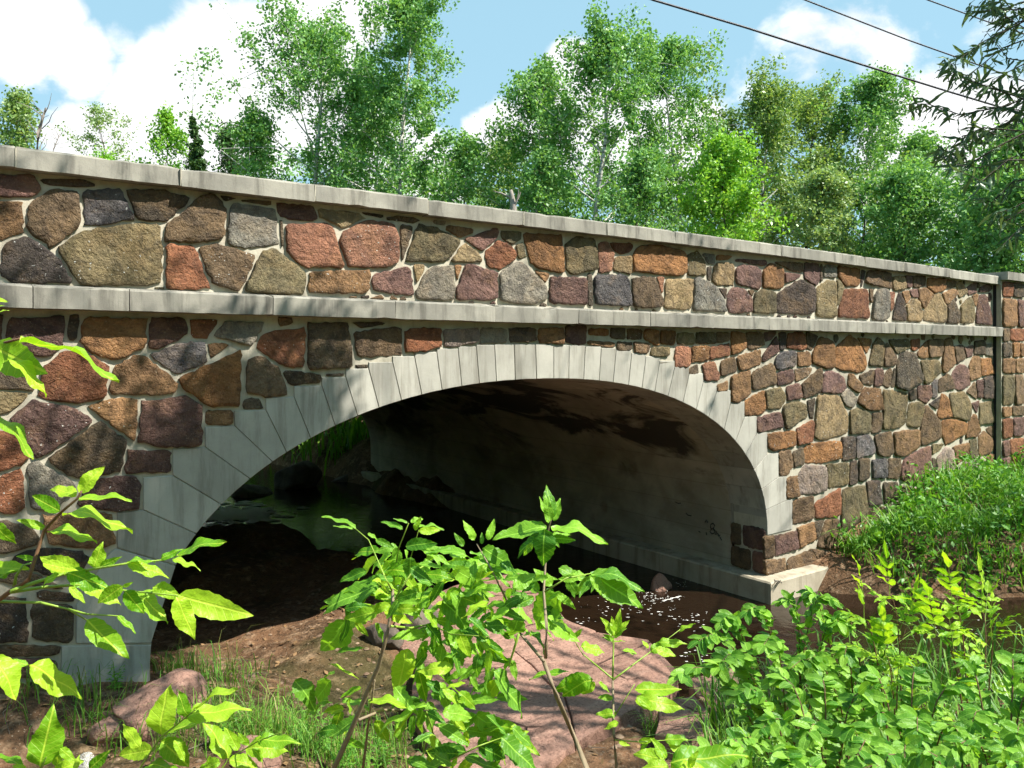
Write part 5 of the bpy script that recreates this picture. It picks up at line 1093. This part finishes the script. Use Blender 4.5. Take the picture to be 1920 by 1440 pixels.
SAP2 = plant('maple_sapling', 'upright sapling with budding tip in the middle of the picture', (1115, 1620, 2.2), 10,
      [([(1445, 1450), (1380, 1290), (1290, 1080), (1225, 905)], .008, .0055, True), ([(1225, 905), (1110, 770), (1050, 620), (960, 440), (890, 320)], .0045, .0015, False), ([(1235, 890), (1240, 740), (1225, 560), (1235, 400), (1250, 240), (1265, 190)], .0045, .0015, False), ([(1230, 560), (1340, 490), (1460, 468), (1560, 450)], .0025, .001, False), ([(1100, 770), (1060, 900), (1050, 940)], .0035, .001, False)],
      "1100,695,1058,826,1.5 1290,565,1148,757,1.5 1230,245,1213,425,1.5 1262,240,1508,193,.8 1240,235,972,272,.7 1230,262,1068,352,.8 1172,320,1108,378,.9 1265,290,1384,296,1 1262,280,1362,262,.8 1270,300,1306,334,1.1 1250,215,1203,82,.8 1258,205,1238,85,.7 1262,195,1268,38,.7 1275,205,1302,86,.7 1460,468,1702,436,.8 1460,470,1734,614,1.2 1460,480,1557,600,1 1345,495,1402,582,1.4 1270,525,1204,448,1.2 1395,490,1296,500,1.2 880,300,850,212,1 945,300,977,192,.8 915,320,917,262,.8 825,330,790,272,1.1 1005,420,1112,440,1.1 1075,540,1192,462,1.2 1110,600,1010,640,1.2 1065,900,1094,1004,1 1060,890,1018,952,1 1200,560,1120,480,1.3 1150,590,1080,560,1.2 1310,560,1240,600,1 1380,470,1440,460,1.2 1180,520,1110,560,1.2 940,440,1020,480,1.2 1230,640,1330,690,1.2 1240,700,1420,800,1 1030,620,930,600,1 1050,640,960,700,1.2 1120,780,1180,740,1",
      2.05, MAPLE, M['twig'], .006, dz=.3)
plant('ash_sapling', 'thin ash seedling with pale yellow tip on the red ledge', (1155, 1600, 2.3), 10,
      [([(1590, 1450), (1575, 1270), (1570, 1000)], .005, .0032, True), ([(1570, 1000), (1575, 780), (1590, 690)], .0028, .001, False), ([(1565, 990), (1420, 870), (1370, 790)], .0026, .001, False), ([(1570, 1000), (1690, 910), (1800, 830), (1910, 745)], .0026, .001, False), ([(1580, 1180), (1680, 1020)], .002, .001, False), ([(1580, 1300), (1700, 1310), (1850, 1300)], .002, .001, False)],
      "1576,780,1540,698,1 1580,770,1562,690,.9 1585,760,1612,648,.9 1588,770,1648,706,.9 1580,790,1632,738,1 1574,800,1525,768,1 1572,810,1515,785,.8 1576,810,1630,800,.7 1410,835,1545,830,1.1 1375,790,1418,742,1.2 1370,795,1300,740,1 1690,870,1622,838,1.6 1750,840,1722,800,1.2 1785,845,1888,878,1.6 1800,815,1925,792,.9 1760,860,1840,795,1.2 1900,760,1960,700,.9 1572,1090,1495,1090,1.3 1590,1170,1492,1160,1.3 1600,1210,1525,1232,1.3 1350,962,1152,962,.8 1470,1000,1290,1040,1.2 1440,1000,1318,1085,1.4 1480,1010,1420,1080,1.2 1500,1010,1560,1060,1.1 1680,1050,1915,1040,1 1680,1100,1912,1105,1 1690,1080,1780,1150,1.1 1700,1310,1780,1290,1.1 1750,1310,1700,1350,1 1830,1300,1930,1275,1.3 1850,1310,1940,1380,1.3 1600,1310,1660,1330,1", 2.25, ASH, M['twig'], .005, dz=.2)
plant('ash_sapling', 'low bright seedling at the bottom centre with one long upright leaf', (1270, 1640, 1.9), 10,
      [([(1850, 1520), (1840, 1440), (1800, 1330)], .003, .001, True)], "1950,1440,1990,1360,1 1860,1420,2230,1310,.9 1830,1400,1700,1350,1.3 1840,1390,1760,1290,1.2 1860,1440,1960,1400,1.4 1850,1430,1720,1430,1.4 1900,1450,2060,1430,1.3", 1.8, ASH, M['green_stem'], .004)

def fill(root, crop, boxes, d, meshes, seed, drop=.35):
    rng = random.Random(seed); k, ox, oy = CT[crop]
    for (x0, x1, y0, y1, n, L0) in boxes:
        for _ in range(n):
            x, y = rng.uniform(x0, x1), rng.uniform(y0, y1); a = rng.uniform(-.4, 3.5); L = L0 * rng.uniform(.6, 1.15); dd = d + rng.uniform(-.1, .3)
            b = at(ox + x / k, oy + y / k, dd); t_ = at(ox + (x + L * math.cos(a)) / k, oy + (y + L * math.sin(a) * .8) / k, dd + rng.uniform(-.05, .05)); put_leaf(root, rng.choice(meshes), b, t_, rng.uniform(.8, 1.1), face_cam(b, rng.uniform(.2, .8)))
fill(SAP1, 10, [(380, 700, 330, 640, 46, 150), (620, 1000, 340, 700, 52, 155), (620, 1000, 700, 1000, 46, 160), (480, 1020, 1000, 1280, 34, 165), (200, 460, 480, 720, 16, 150), (100, 330, 850, 1300, 12, 160), (600, 1100, 1240, 1440, 24, 180)], 2.02, ASH * 2 + MAPLE * 3, 71)
fill(SAP2, 10, [(1000, 1300, 440, 620, 14, 150), (980, 1250, 560, 760, 8, 150), (1330, 1520, 440, 520, 6, 140)], 2.1, MAPLE, 72)

# ------------------------------------------------------------------ procedural shrubs on the near right bank
def compound(root, p, d, L, meshes, pairs=3, lw=.42):
    d = d.normalized(); side = d.cross(UP); side = side.normalized() if side.length > .05 else Vector((1, 0, 0)); nrm = side.cross(d).normalized(); 
    if nrm.z < 0: nrm = -nrm
    q = p + d * L; MB().tube([p, p + d * L * .5 + nrm * L * .04, q], .0016, .0008, 4, False).build('leaf_stalk', M['green_stem'], root, True)
    for k in range(pairs):
        f = .35 + .6 * k / pairs; b = p + d * L * f
        for s in (-1, 1):
            dd = (side * s + d * .75 + UP * LR.uniform(-.25, .1)).normalized(); put_leaf(root, LR.choice(meshes), b, b + dd * L * lw * LR.uniform(.8, 1.1), LR.uniform(.85, 1.1), (nrm + Vector((LR.gauss(0, .25), LR.gauss(0, .25), LR.gauss(0, .2)))).normalized())
    put_leaf(root, LR.choice(meshes), q - d * L * .02, q + d * L * lw * 1.15, 1.0, nrm)
def shrub(name, label, uvd, tips, meshes, leaf, seed, stem_mat, pinnate=False, gap=.042, group='shrubs on the near bank'):
    """tips: (column,row,depth) the branches reach; leaves stand in pairs along each arching branch"""
    rng = random.Random(seed); p0 = at(*uvd); z0 = gz(p0.x, p0.y); root = empty(name, (p0.x, p0.y, z0)); tag(root, label, 'shrub', group); st = MB(); base = Vector((p0.x, p0.y, z0 - .03))
    for (u, v, d) in tips:
        t = at(u, v, d); mid = base.lerp(t, .5) + Vector((rng.gauss(0, .05), rng.gauss(0, .05), 0)); mid.z = t.z + (.14 if not pinnate else .02); out = Vector((t.x - base.x, t.y - base.y, 0)); t = t + (out.normalized() * .07 - Vector((0, 0, .03)) if out.length > .05 and not pinnate else Vector()); pts = []
        for i in range(9):
            k = i / 8; a = base.lerp(mid, k); b = mid.lerp(t, k); pts.append(a.lerp(b, k))
        st.tube(pts, .0055, .0014, 5, False); run = sum((pts[i + 1] - pts[i]).length for i in range(8)); nn = int(run * .78 / gap) if not pinnate else 5
        for i in range(nn):
            f = .25 + .75 * (i + .5) / nn; k = f * 8; j = min(int(k), 7); p = pts[j].lerp(pts[j + 1], k - j); dr = (pts[j + 1] - pts[j]).normalized()
            sd = dr.cross(UP).normalized(); tw = rng.random() * 3.14
            if pinnate:
                az = i * 2.2 + rng.random(); compound(root, p, (sd * math.cos(az) + dr.cross(sd) * math.sin(az) * .6 + dr * .6 + UP * .25), rng.uniform(.13, .19), meshes)
            else:
                for s in (-1, 1):
                    dd = (sd * s * math.cos(tw * .4) + UP * rng.uniform(-.5, .25) + dr * .55 + Vector((rng.gauss(0, .2), rng.gauss(0, .2), rng.gauss(0, .15)))).normalized(); L = leaf * rng.uniform(.65, 1.2)
                    put_leaf(root, rng.choice(meshes), p, p + dd * L, rng.uniform(.85, 1.15), (UP * .75 + (CAM - p).normalized() * .45 + Vector((rng.gauss(0, .3), rng.gauss(0, .3), 0))).normalized())
        if pinnate: compound(root, pts[-1], (pts[-1] - pts[-3]) + UP * .3, rng.uniform(.15, .2), meshes)
        else: put_leaf(root, rng.choice(meshes), pts[-1], pts[-1] + (pts[-1] - pts[-2]).normalized() * leaf, 1, UP)
    st.build('stems', stem_mat, root, True)
SH = [
 ('dogwood_shrub', 'oval leaved shrub hiding the front of the concrete footing', (1480, 1500, 4.2), [(1290, 1250, 3.7), (1330, 1185, 3.9), (1375, 1150, 4.0), (1420, 1132, 4.1), (1470, 1125, 4.2), (1530, 1112, 4.2), (1545, 1150, 4.1), (1440, 1190, 3.9), (1360, 1230, 3.7)], DOG, .075, False),
 ('dogwood_shrub', 'oval leaved shrub just right of the footing with a tall sprig', (1610, 1500, 4.4), [(1535, 1105, 4.4), (1590, 1150, 4.4), (1640, 1165, 4.4), (1590, 1210, 4.2), (1530, 1230, 4.0), (1660, 1210, 4.3), (1490, 1240, 3.9)], DOG, .075, False),
 ('ash_shrub', 'feathery ash sapling with its tip against the dark stream', (1690, 1500, 3.7), [(1668, 1120, 3.7), (1620, 1160, 3.6), (1710, 1170, 3.7), (1660, 1230, 3.5)], ASH, .08, True),
 ('ash_shrub', 'feathery ash sapling with pale shoots near the right edge', (1820, 1500, 3.7), [(1785, 1130, 3.7), (1840, 1145, 3.8), (1755, 1190, 3.6), (1860, 1200, 3.6)], ASH, .08, True),
 ('dogwood_shrub', 'dense oval leaved shrub in the right foreground', (1540, 1560, 3.0), [(1420, 1290, 3.0), (1480, 1270, 3.1), (1540, 1280, 3.1), (1600, 1290, 3.0), (1450, 1340, 2.8), (1520, 1350, 2.8), (1590, 1350, 2.8), (1400, 1380, 2.7), (1480, 1400, 2.6)], DOG, .065, False),
 ('dogwood_shrub', 'leafy shrub below the right ash saplings', (1720, 1560, 3.1), [(1660, 1270, 3.2), (1720, 1260, 3.2), (1780, 1280, 3.1), (1650, 1330, 3.0), (1720, 1340, 2.9), (1780, 1350, 2.9), (1620, 1390, 2.7), (1700, 1400, 2.7)], DOG, .065, False),
 ('dogwood_shrub', 'leafy shrub cut by the right edge of the picture', (1880, 1560, 3.1), [(1840, 1250, 3.2), (1890, 1230, 3.2), (1920, 1290, 3.1), (1840, 1330, 3.0), (1900, 1360, 2.9), (1800, 1390, 2.8), (1880, 1410, 2.7), (1950, 1200, 3.2)], DOG, .065, False),
 ('meadow_shrub', 'small leafed plant along the bottom edge right of the red slab', (1430, 1600, 2.5), [(1350, 1400, 2.5), (1400, 1380, 2.5), (1460, 1400, 2.4), (1500, 1420, 2.4), (1380, 1430, 2.3)], DOG, .055, False),
 ('meadow_shrub', 'small leafed plant in the bottom right corner', (1800, 1640, 2.4), [(1700, 1420, 2.4), (1760, 1400, 2.4), (1820, 1410, 2.4), (1890, 1420, 2.3), (1640, 1430, 2.4)], DOG, .055, False),
]
for k, (nm, lb, uvd, tips, ms, lf, pin) in enumerate(SH): shrub(nm, lb, uvd, tips, ms, lf, 300 + k, M['red_stem'], pin)

# feathery weeds on the dirt and at the bottom edge
def weed(label, u, v, z, h, seed, n=26, wl=.06, mat='weed'):
    rng = random.Random(seed); p = onz(u, v, z); p.z = gz(p.x, p.y); root = empty('weed_plant', tuple(p)); tag(root, label, 'weed', 'feathery weeds on the dirt'); st = MB(); fo = MB()
    for s in range(rng.randint(2, 4)):
        top = p + Vector((rng.gauss(0, .06), rng.gauss(0, .06), h * rng.uniform(.7, 1.1))); st.tube([p, p.lerp(top, .5) + Vector((rng.gauss(0, .015), rng.gauss(0, .015), 0)), top], .0028, .001, 4, False)
        for i in range(n):
            f = .15 + .85 * i / n; b = p.lerp(top, f); a = i * 2.4; L = wl * (1.25 - f * .7) * rng.uniform(.7, 1.2); d = Vector((math.cos(a), math.sin(a), rng.uniform(-.1, .6))).normalized(); sd = d.cross(UP).normalized() * L * .12
            t = b + d * L; m_ = b + d * L * .45 - Vector((0, 0, 0)); fo.add([b, m_ + sd, t - Vector((0, 0, L * .2)), m_ - sd], [(0, 1, 2, 3)])
    st.build('stems', M['green_stem'], root); fo.build('foliage', M[mat], root); return root
WD = [(600, 1400, .8, .38, 'feathery weed left of the leaning stem, tallest of its patch'), (640, 1420, .8, .34, 'feathery weed right beside the foot of the leaning stem'), (560, 1385, .78, .26, 'feathery weed in the grass left of the leaning stem'), (690, 1410, .75, .3, 'feathery weed between the leaning stem and the red ledge'), (720, 1380, .7, .22, 'short feathery weed on the left rim of the red ledge'),
      (390, 1330, .74, .22, 'feathery weed behind the broad pale leaf'), (215, 1330, .74, .16, 'small bright weed in front of the lowest arch stone'), (1300, 1400, .55, .3, 'feathery weed below the rounded red slab'), (1360, 1420, .6, .34, 'feathery weed under the oval leaved shrubs'), (1248, 1285, .5, .15, 'dark bushy weed growing in a crack of the red ledge'), (420, 1400, .8, .2, 'small feathery weed near the crumpled leaves'), (500, 1370, .78, .22, 'feathery weed on open dirt left of the grass patch')]
for k, (u, v, z, h, lb) in enumerate(WD): weed(lb, u, v, z, h, 500 + k)
for k, (u, v) in enumerate([(1640, 1050), (1690, 1085), (1730, 1070), (1780, 1090), (1600, 1060), (1850, 1080), (1890, 1095)]):
    weed('leafy weed at the foot of the grassy bank above the water', u, v, .4, .28, 540 + k, 30, .1)['group'] = 'leafy weeds along the water'

# yellow flowers on the bank
fm = MB()
for k in range(6): a = 6.283 * k / 6; fm.add([(0, 0, 0), (.011 * math.cos(a - .4), .011 * math.sin(a - .4), .004), (.02 * math.cos(a), .02 * math.sin(a), .006), (.011 * math.cos(a + .4), .011 * math.sin(a + .4), .004)], [(0, 1, 2, 3)])
FL = None
for (u, v, dd) in [(1674, 928, 12.2), (1702, 933, 12.0), (1729, 913, 12.6), (1751, 910, 12.8), (1773, 914, 12.7), (1782, 909, 12.9), (1768, 905, 12.9), (1853, 927, 12.6), (1911, 1034, 10.8)]:
    p = at(u, v, dd); root = empty('yellow_flower', tuple(p)); tag(root, 'tiny yellow flower on the grassy bank below the wall', 'flower', 'yellow flowers on the bank')
    if FL is None: FL = fm.build('petals', M['yellow'], root, origin=(0, 0, 0)).data
    else: link('petals', FL, root)
    root.rotation_euler = (.7, -.3, LR.random() * 6)
    sm = MB(); sm.tube([(0, 0, 0), (.01, .02, -.12), (.0, .03, -.3)], .002, .002, 4, False); sm.build('stalk', M['green_stem'], root, origin=(0, 0, 0))
# dandelion clock at the bottom edge
pd = at(161, 1428, 1.9); root = empty('dandelion_clock', (pd.x, pd.y, gz(pd.x, pd.y))); tag(root, 'round white dandelion seed head at the bottom left edge', 'flower')
MB().tube([Vector(root.location), Vector(root.location).lerp(pd, .6) + Vector((.01, .01, 0)), pd], .003, .002, 5).build('stalk', M['green_stem'], root)
sp = MB(); sr = random.Random(2)
for k in range(150):
    d = Vector((sr.gauss(0, 1), sr.gauss(0, 1), sr.gauss(0, 1))).normalized(); e = pd + d * .016; sp.tube([pd, e], .0003, .0003, 3, False); a = d.orthogonal().normalized(); b = d.cross(a)
    for j in range(5): w = a * math.cos(j * 1.257) + b * math.sin(j * 1.257); f = e + d * .004 + w * .006; sp.add([e, f + b * .0006, f - b * .0006], [(0, 1, 2)])
sp.build('seed_head', M['fluff'], root)

# ------------------------------------------------------------------ willow at the right, its outer twigs hanging into the picture
TW = Vector((8.6, -6.4, gz(8.6, -6.4))); WL = empty('willow_tree', tuple(TW)); tag(WL, 'willow with narrow dark leaves hanging in from the top right corner', 'tree')
top = TW + Vector((-.6, .4, 5.2)); MB().tube([TW, TW + Vector((-.1, .1, 2)), TW + Vector((-.4, .2, 3.8)), top], .2, .11, 9).build('trunk', M['dark_bark'], WL, True)
lm_ = MB(); hub = at(2050, 160, 5.2); hub2 = at(2020, 330, 5.3)
for a, b in ((top, hub), (TW + Vector((-.3, .2, 3.2)), hub2)): lm_.tube([a, a.lerp(b, .5) + Vector((0, 0, .35)), b], .06, .02, 6, False)
WT = [[(1960, 20), (1900, 50), (1840, 80), (1800, 110)], [(1960, 60), (1880, 90), (1830, 130), (1800, 160)], [(1930, 0), (1870, 20), (1820, 10)], [(1960, 100), (1900, 130), (1860, 150)], [(1960, 150), (1900, 175), (1850, 165), (1790, 140), (1770, 110)], [(1960, 170), (1880, 200), (1800, 215), (1740, 195), (1700, 195)], [(1960, 190), (1890, 230), (1840, 250), (1800, 290), (1760, 280)],
      [(1960, 230), (1880, 270), (1830, 300), (1780, 310), (1755, 270)], [(1960, 300), (1890, 300), (1840, 340), (1800, 320)], [(1960, 330), (1900, 340), (1860, 380), (1835, 370)], [(1960, 270), (1860, 250), (1820, 230)], [(1960, 120), (1890, 110), (1850, 60)], [(1980, 0), (1900, 20), (1870, -10)], [(1960, 400), (1910, 430), (1880, 460)], [(1960, 80), (1910, 60), (1870, 30), (1850, -10)], [(1960, 215), (1900, 205), (1850, 200)], [(1960, 360), (1900, 390), (1870, 400)]]
wl = random.Random(44); WT = WT + [[(u + wl.gauss(0, 16), v + wl.gauss(0, 16)) for u, v in p] for p in WT[::2]]; NWL = 0; XTRA = MB()
for k, px in enumerate(WT):
    d = 4.7 + .8 * wl.random(); pts = [at(u, v, d + .25 * i * (wl.random() - .5)) for i, (u, v) in enumerate(px)]; h, s0_ = (hub, top) if px[0][1] < 200 else (hub2, TW + Vector((-.3, .2, 3.2))); fq = wl.random() * .45; h = h.lerp(s0_, fq) + Vector((0, 0, .35 * 4 * fq * (1 - fq) * .5)); lm_.tube([h, h.lerp(pts[0], .6) + Vector((0, 0, .06))] + pts, .008, .002, 4, False)
    run = sum((b - a).length for a, b in zip(pts[:-1], pts[1:])); nn = int(run / .024)
    for i in range(nn):
        f = (i + .5) / nn * (len(pts) - 1); j = min(int(f), len(pts) - 2); p = pts[j].lerp(pts[j + 1], f - j); dr = (pts[j + 1] - pts[j]).normalized()
        dd = (dr * .5 + Vector((wl.gauss(0, .6), wl.gauss(0, .6), wl.gauss(-.45, .5)))).normalized(); L = wl.uniform(.07, .13); nv = Vector((wl.gauss(0, 1), wl.gauss(0, 1), wl.gauss(.6, .6))).normalized(); NWL += 1
        if NWL <= 300: put_leaf(WL, wl.choice(WIL), p, p + dd * L, 1.0, nv)
        else:
            z = (nv - dd * nv.dot(dd)).normalized(); x = dd.cross(z); me = wl.choice(WIL); XTRA.add([p + (x * v.co.x + dd * v.co.y + z * v.co.z) * L for v in me.vertices], [tuple(f.vertices) for f in me.polygons])
ng = np.random.default_rng(21); C = []
def seen(p):
    r = Vector(p) - CAM; z = r.dot(FWD)
    if z < .1: return False
    u, v = HU + F * r.dot(RGT) / z, HV - F * r.z / z; return -60 < u < 1980 and -60 < v < 1500
# the upper crown, above the frame: it shades the left haunch of the arch and dapples the left parapet
for (s, z, t, n_, sg) in ((1.5, 1.9, 8.4, 1900, .32), (1.95, 2.35, 8.2, 1300, .26), (1.0, 1.3, 8.6, 900, .36), (.5, 1.1, 8.3, 450, .38), (2.45, 2.6, 8.0, 420, .2), (.2, 1.9, 8.2, 60, .3), (.3, 4.3, 8.0, 70, .3), (1.0, 4.3, 8.3, 30, .35), (.2, 3.5, 8.1, 60, .3), (1.3, 3.4, 8.5, 25, .3), (3.2, 3.6, 8.4, 20, .4), (5.4, 3.6, 8.8, 20, .5), (8.5, 3.9, 9, 50, .6), (11.5, 2.6, 9, 70, .7), (11.5, .8, 8.6, 380, .5), (10.6, .4, 8, 300, .4), (13, .9, 8.6, 300, .6), (7, 3.8, 8.5, 40, .5), (.6, .7, 8.9, 700, .45)):
    c = Vector((s, 0 if s < 9.9 or z > 1.5 else -1.2, z)) + SUN * t; C.append((c, n_, sg))
for _ in range(26):
    c = Vector((wl.uniform(5.5, 12), wl.uniform(-9.5, -5), wl.uniform(6.8, 9.5))); C.append((c, 60, .4))
PT = []
for c, n_, sg in C:
    for q in ng.normal(size=(n_, 3)) * sg + np.array(tuple(c)):
        if not seen(q): PT.append(q)
    lm_.tube([top, top.lerp(c, .5) + Vector((0, 0, .3)), c], .03, .006, 5, False)
V, Q = leafcloud(np.array(PT), .12, ng, .3, .5); np_mesh('crown', V - np.array(tuple(TW)), Q, M['willow'], WL)
lm_.build('branches', M['dark_bark'], WL, True); print('willow leaves', NWL)
if XTRA.v: XTRA.build('leaf_mass', M['willow'], WL, True)['kind'] = 'stuff'
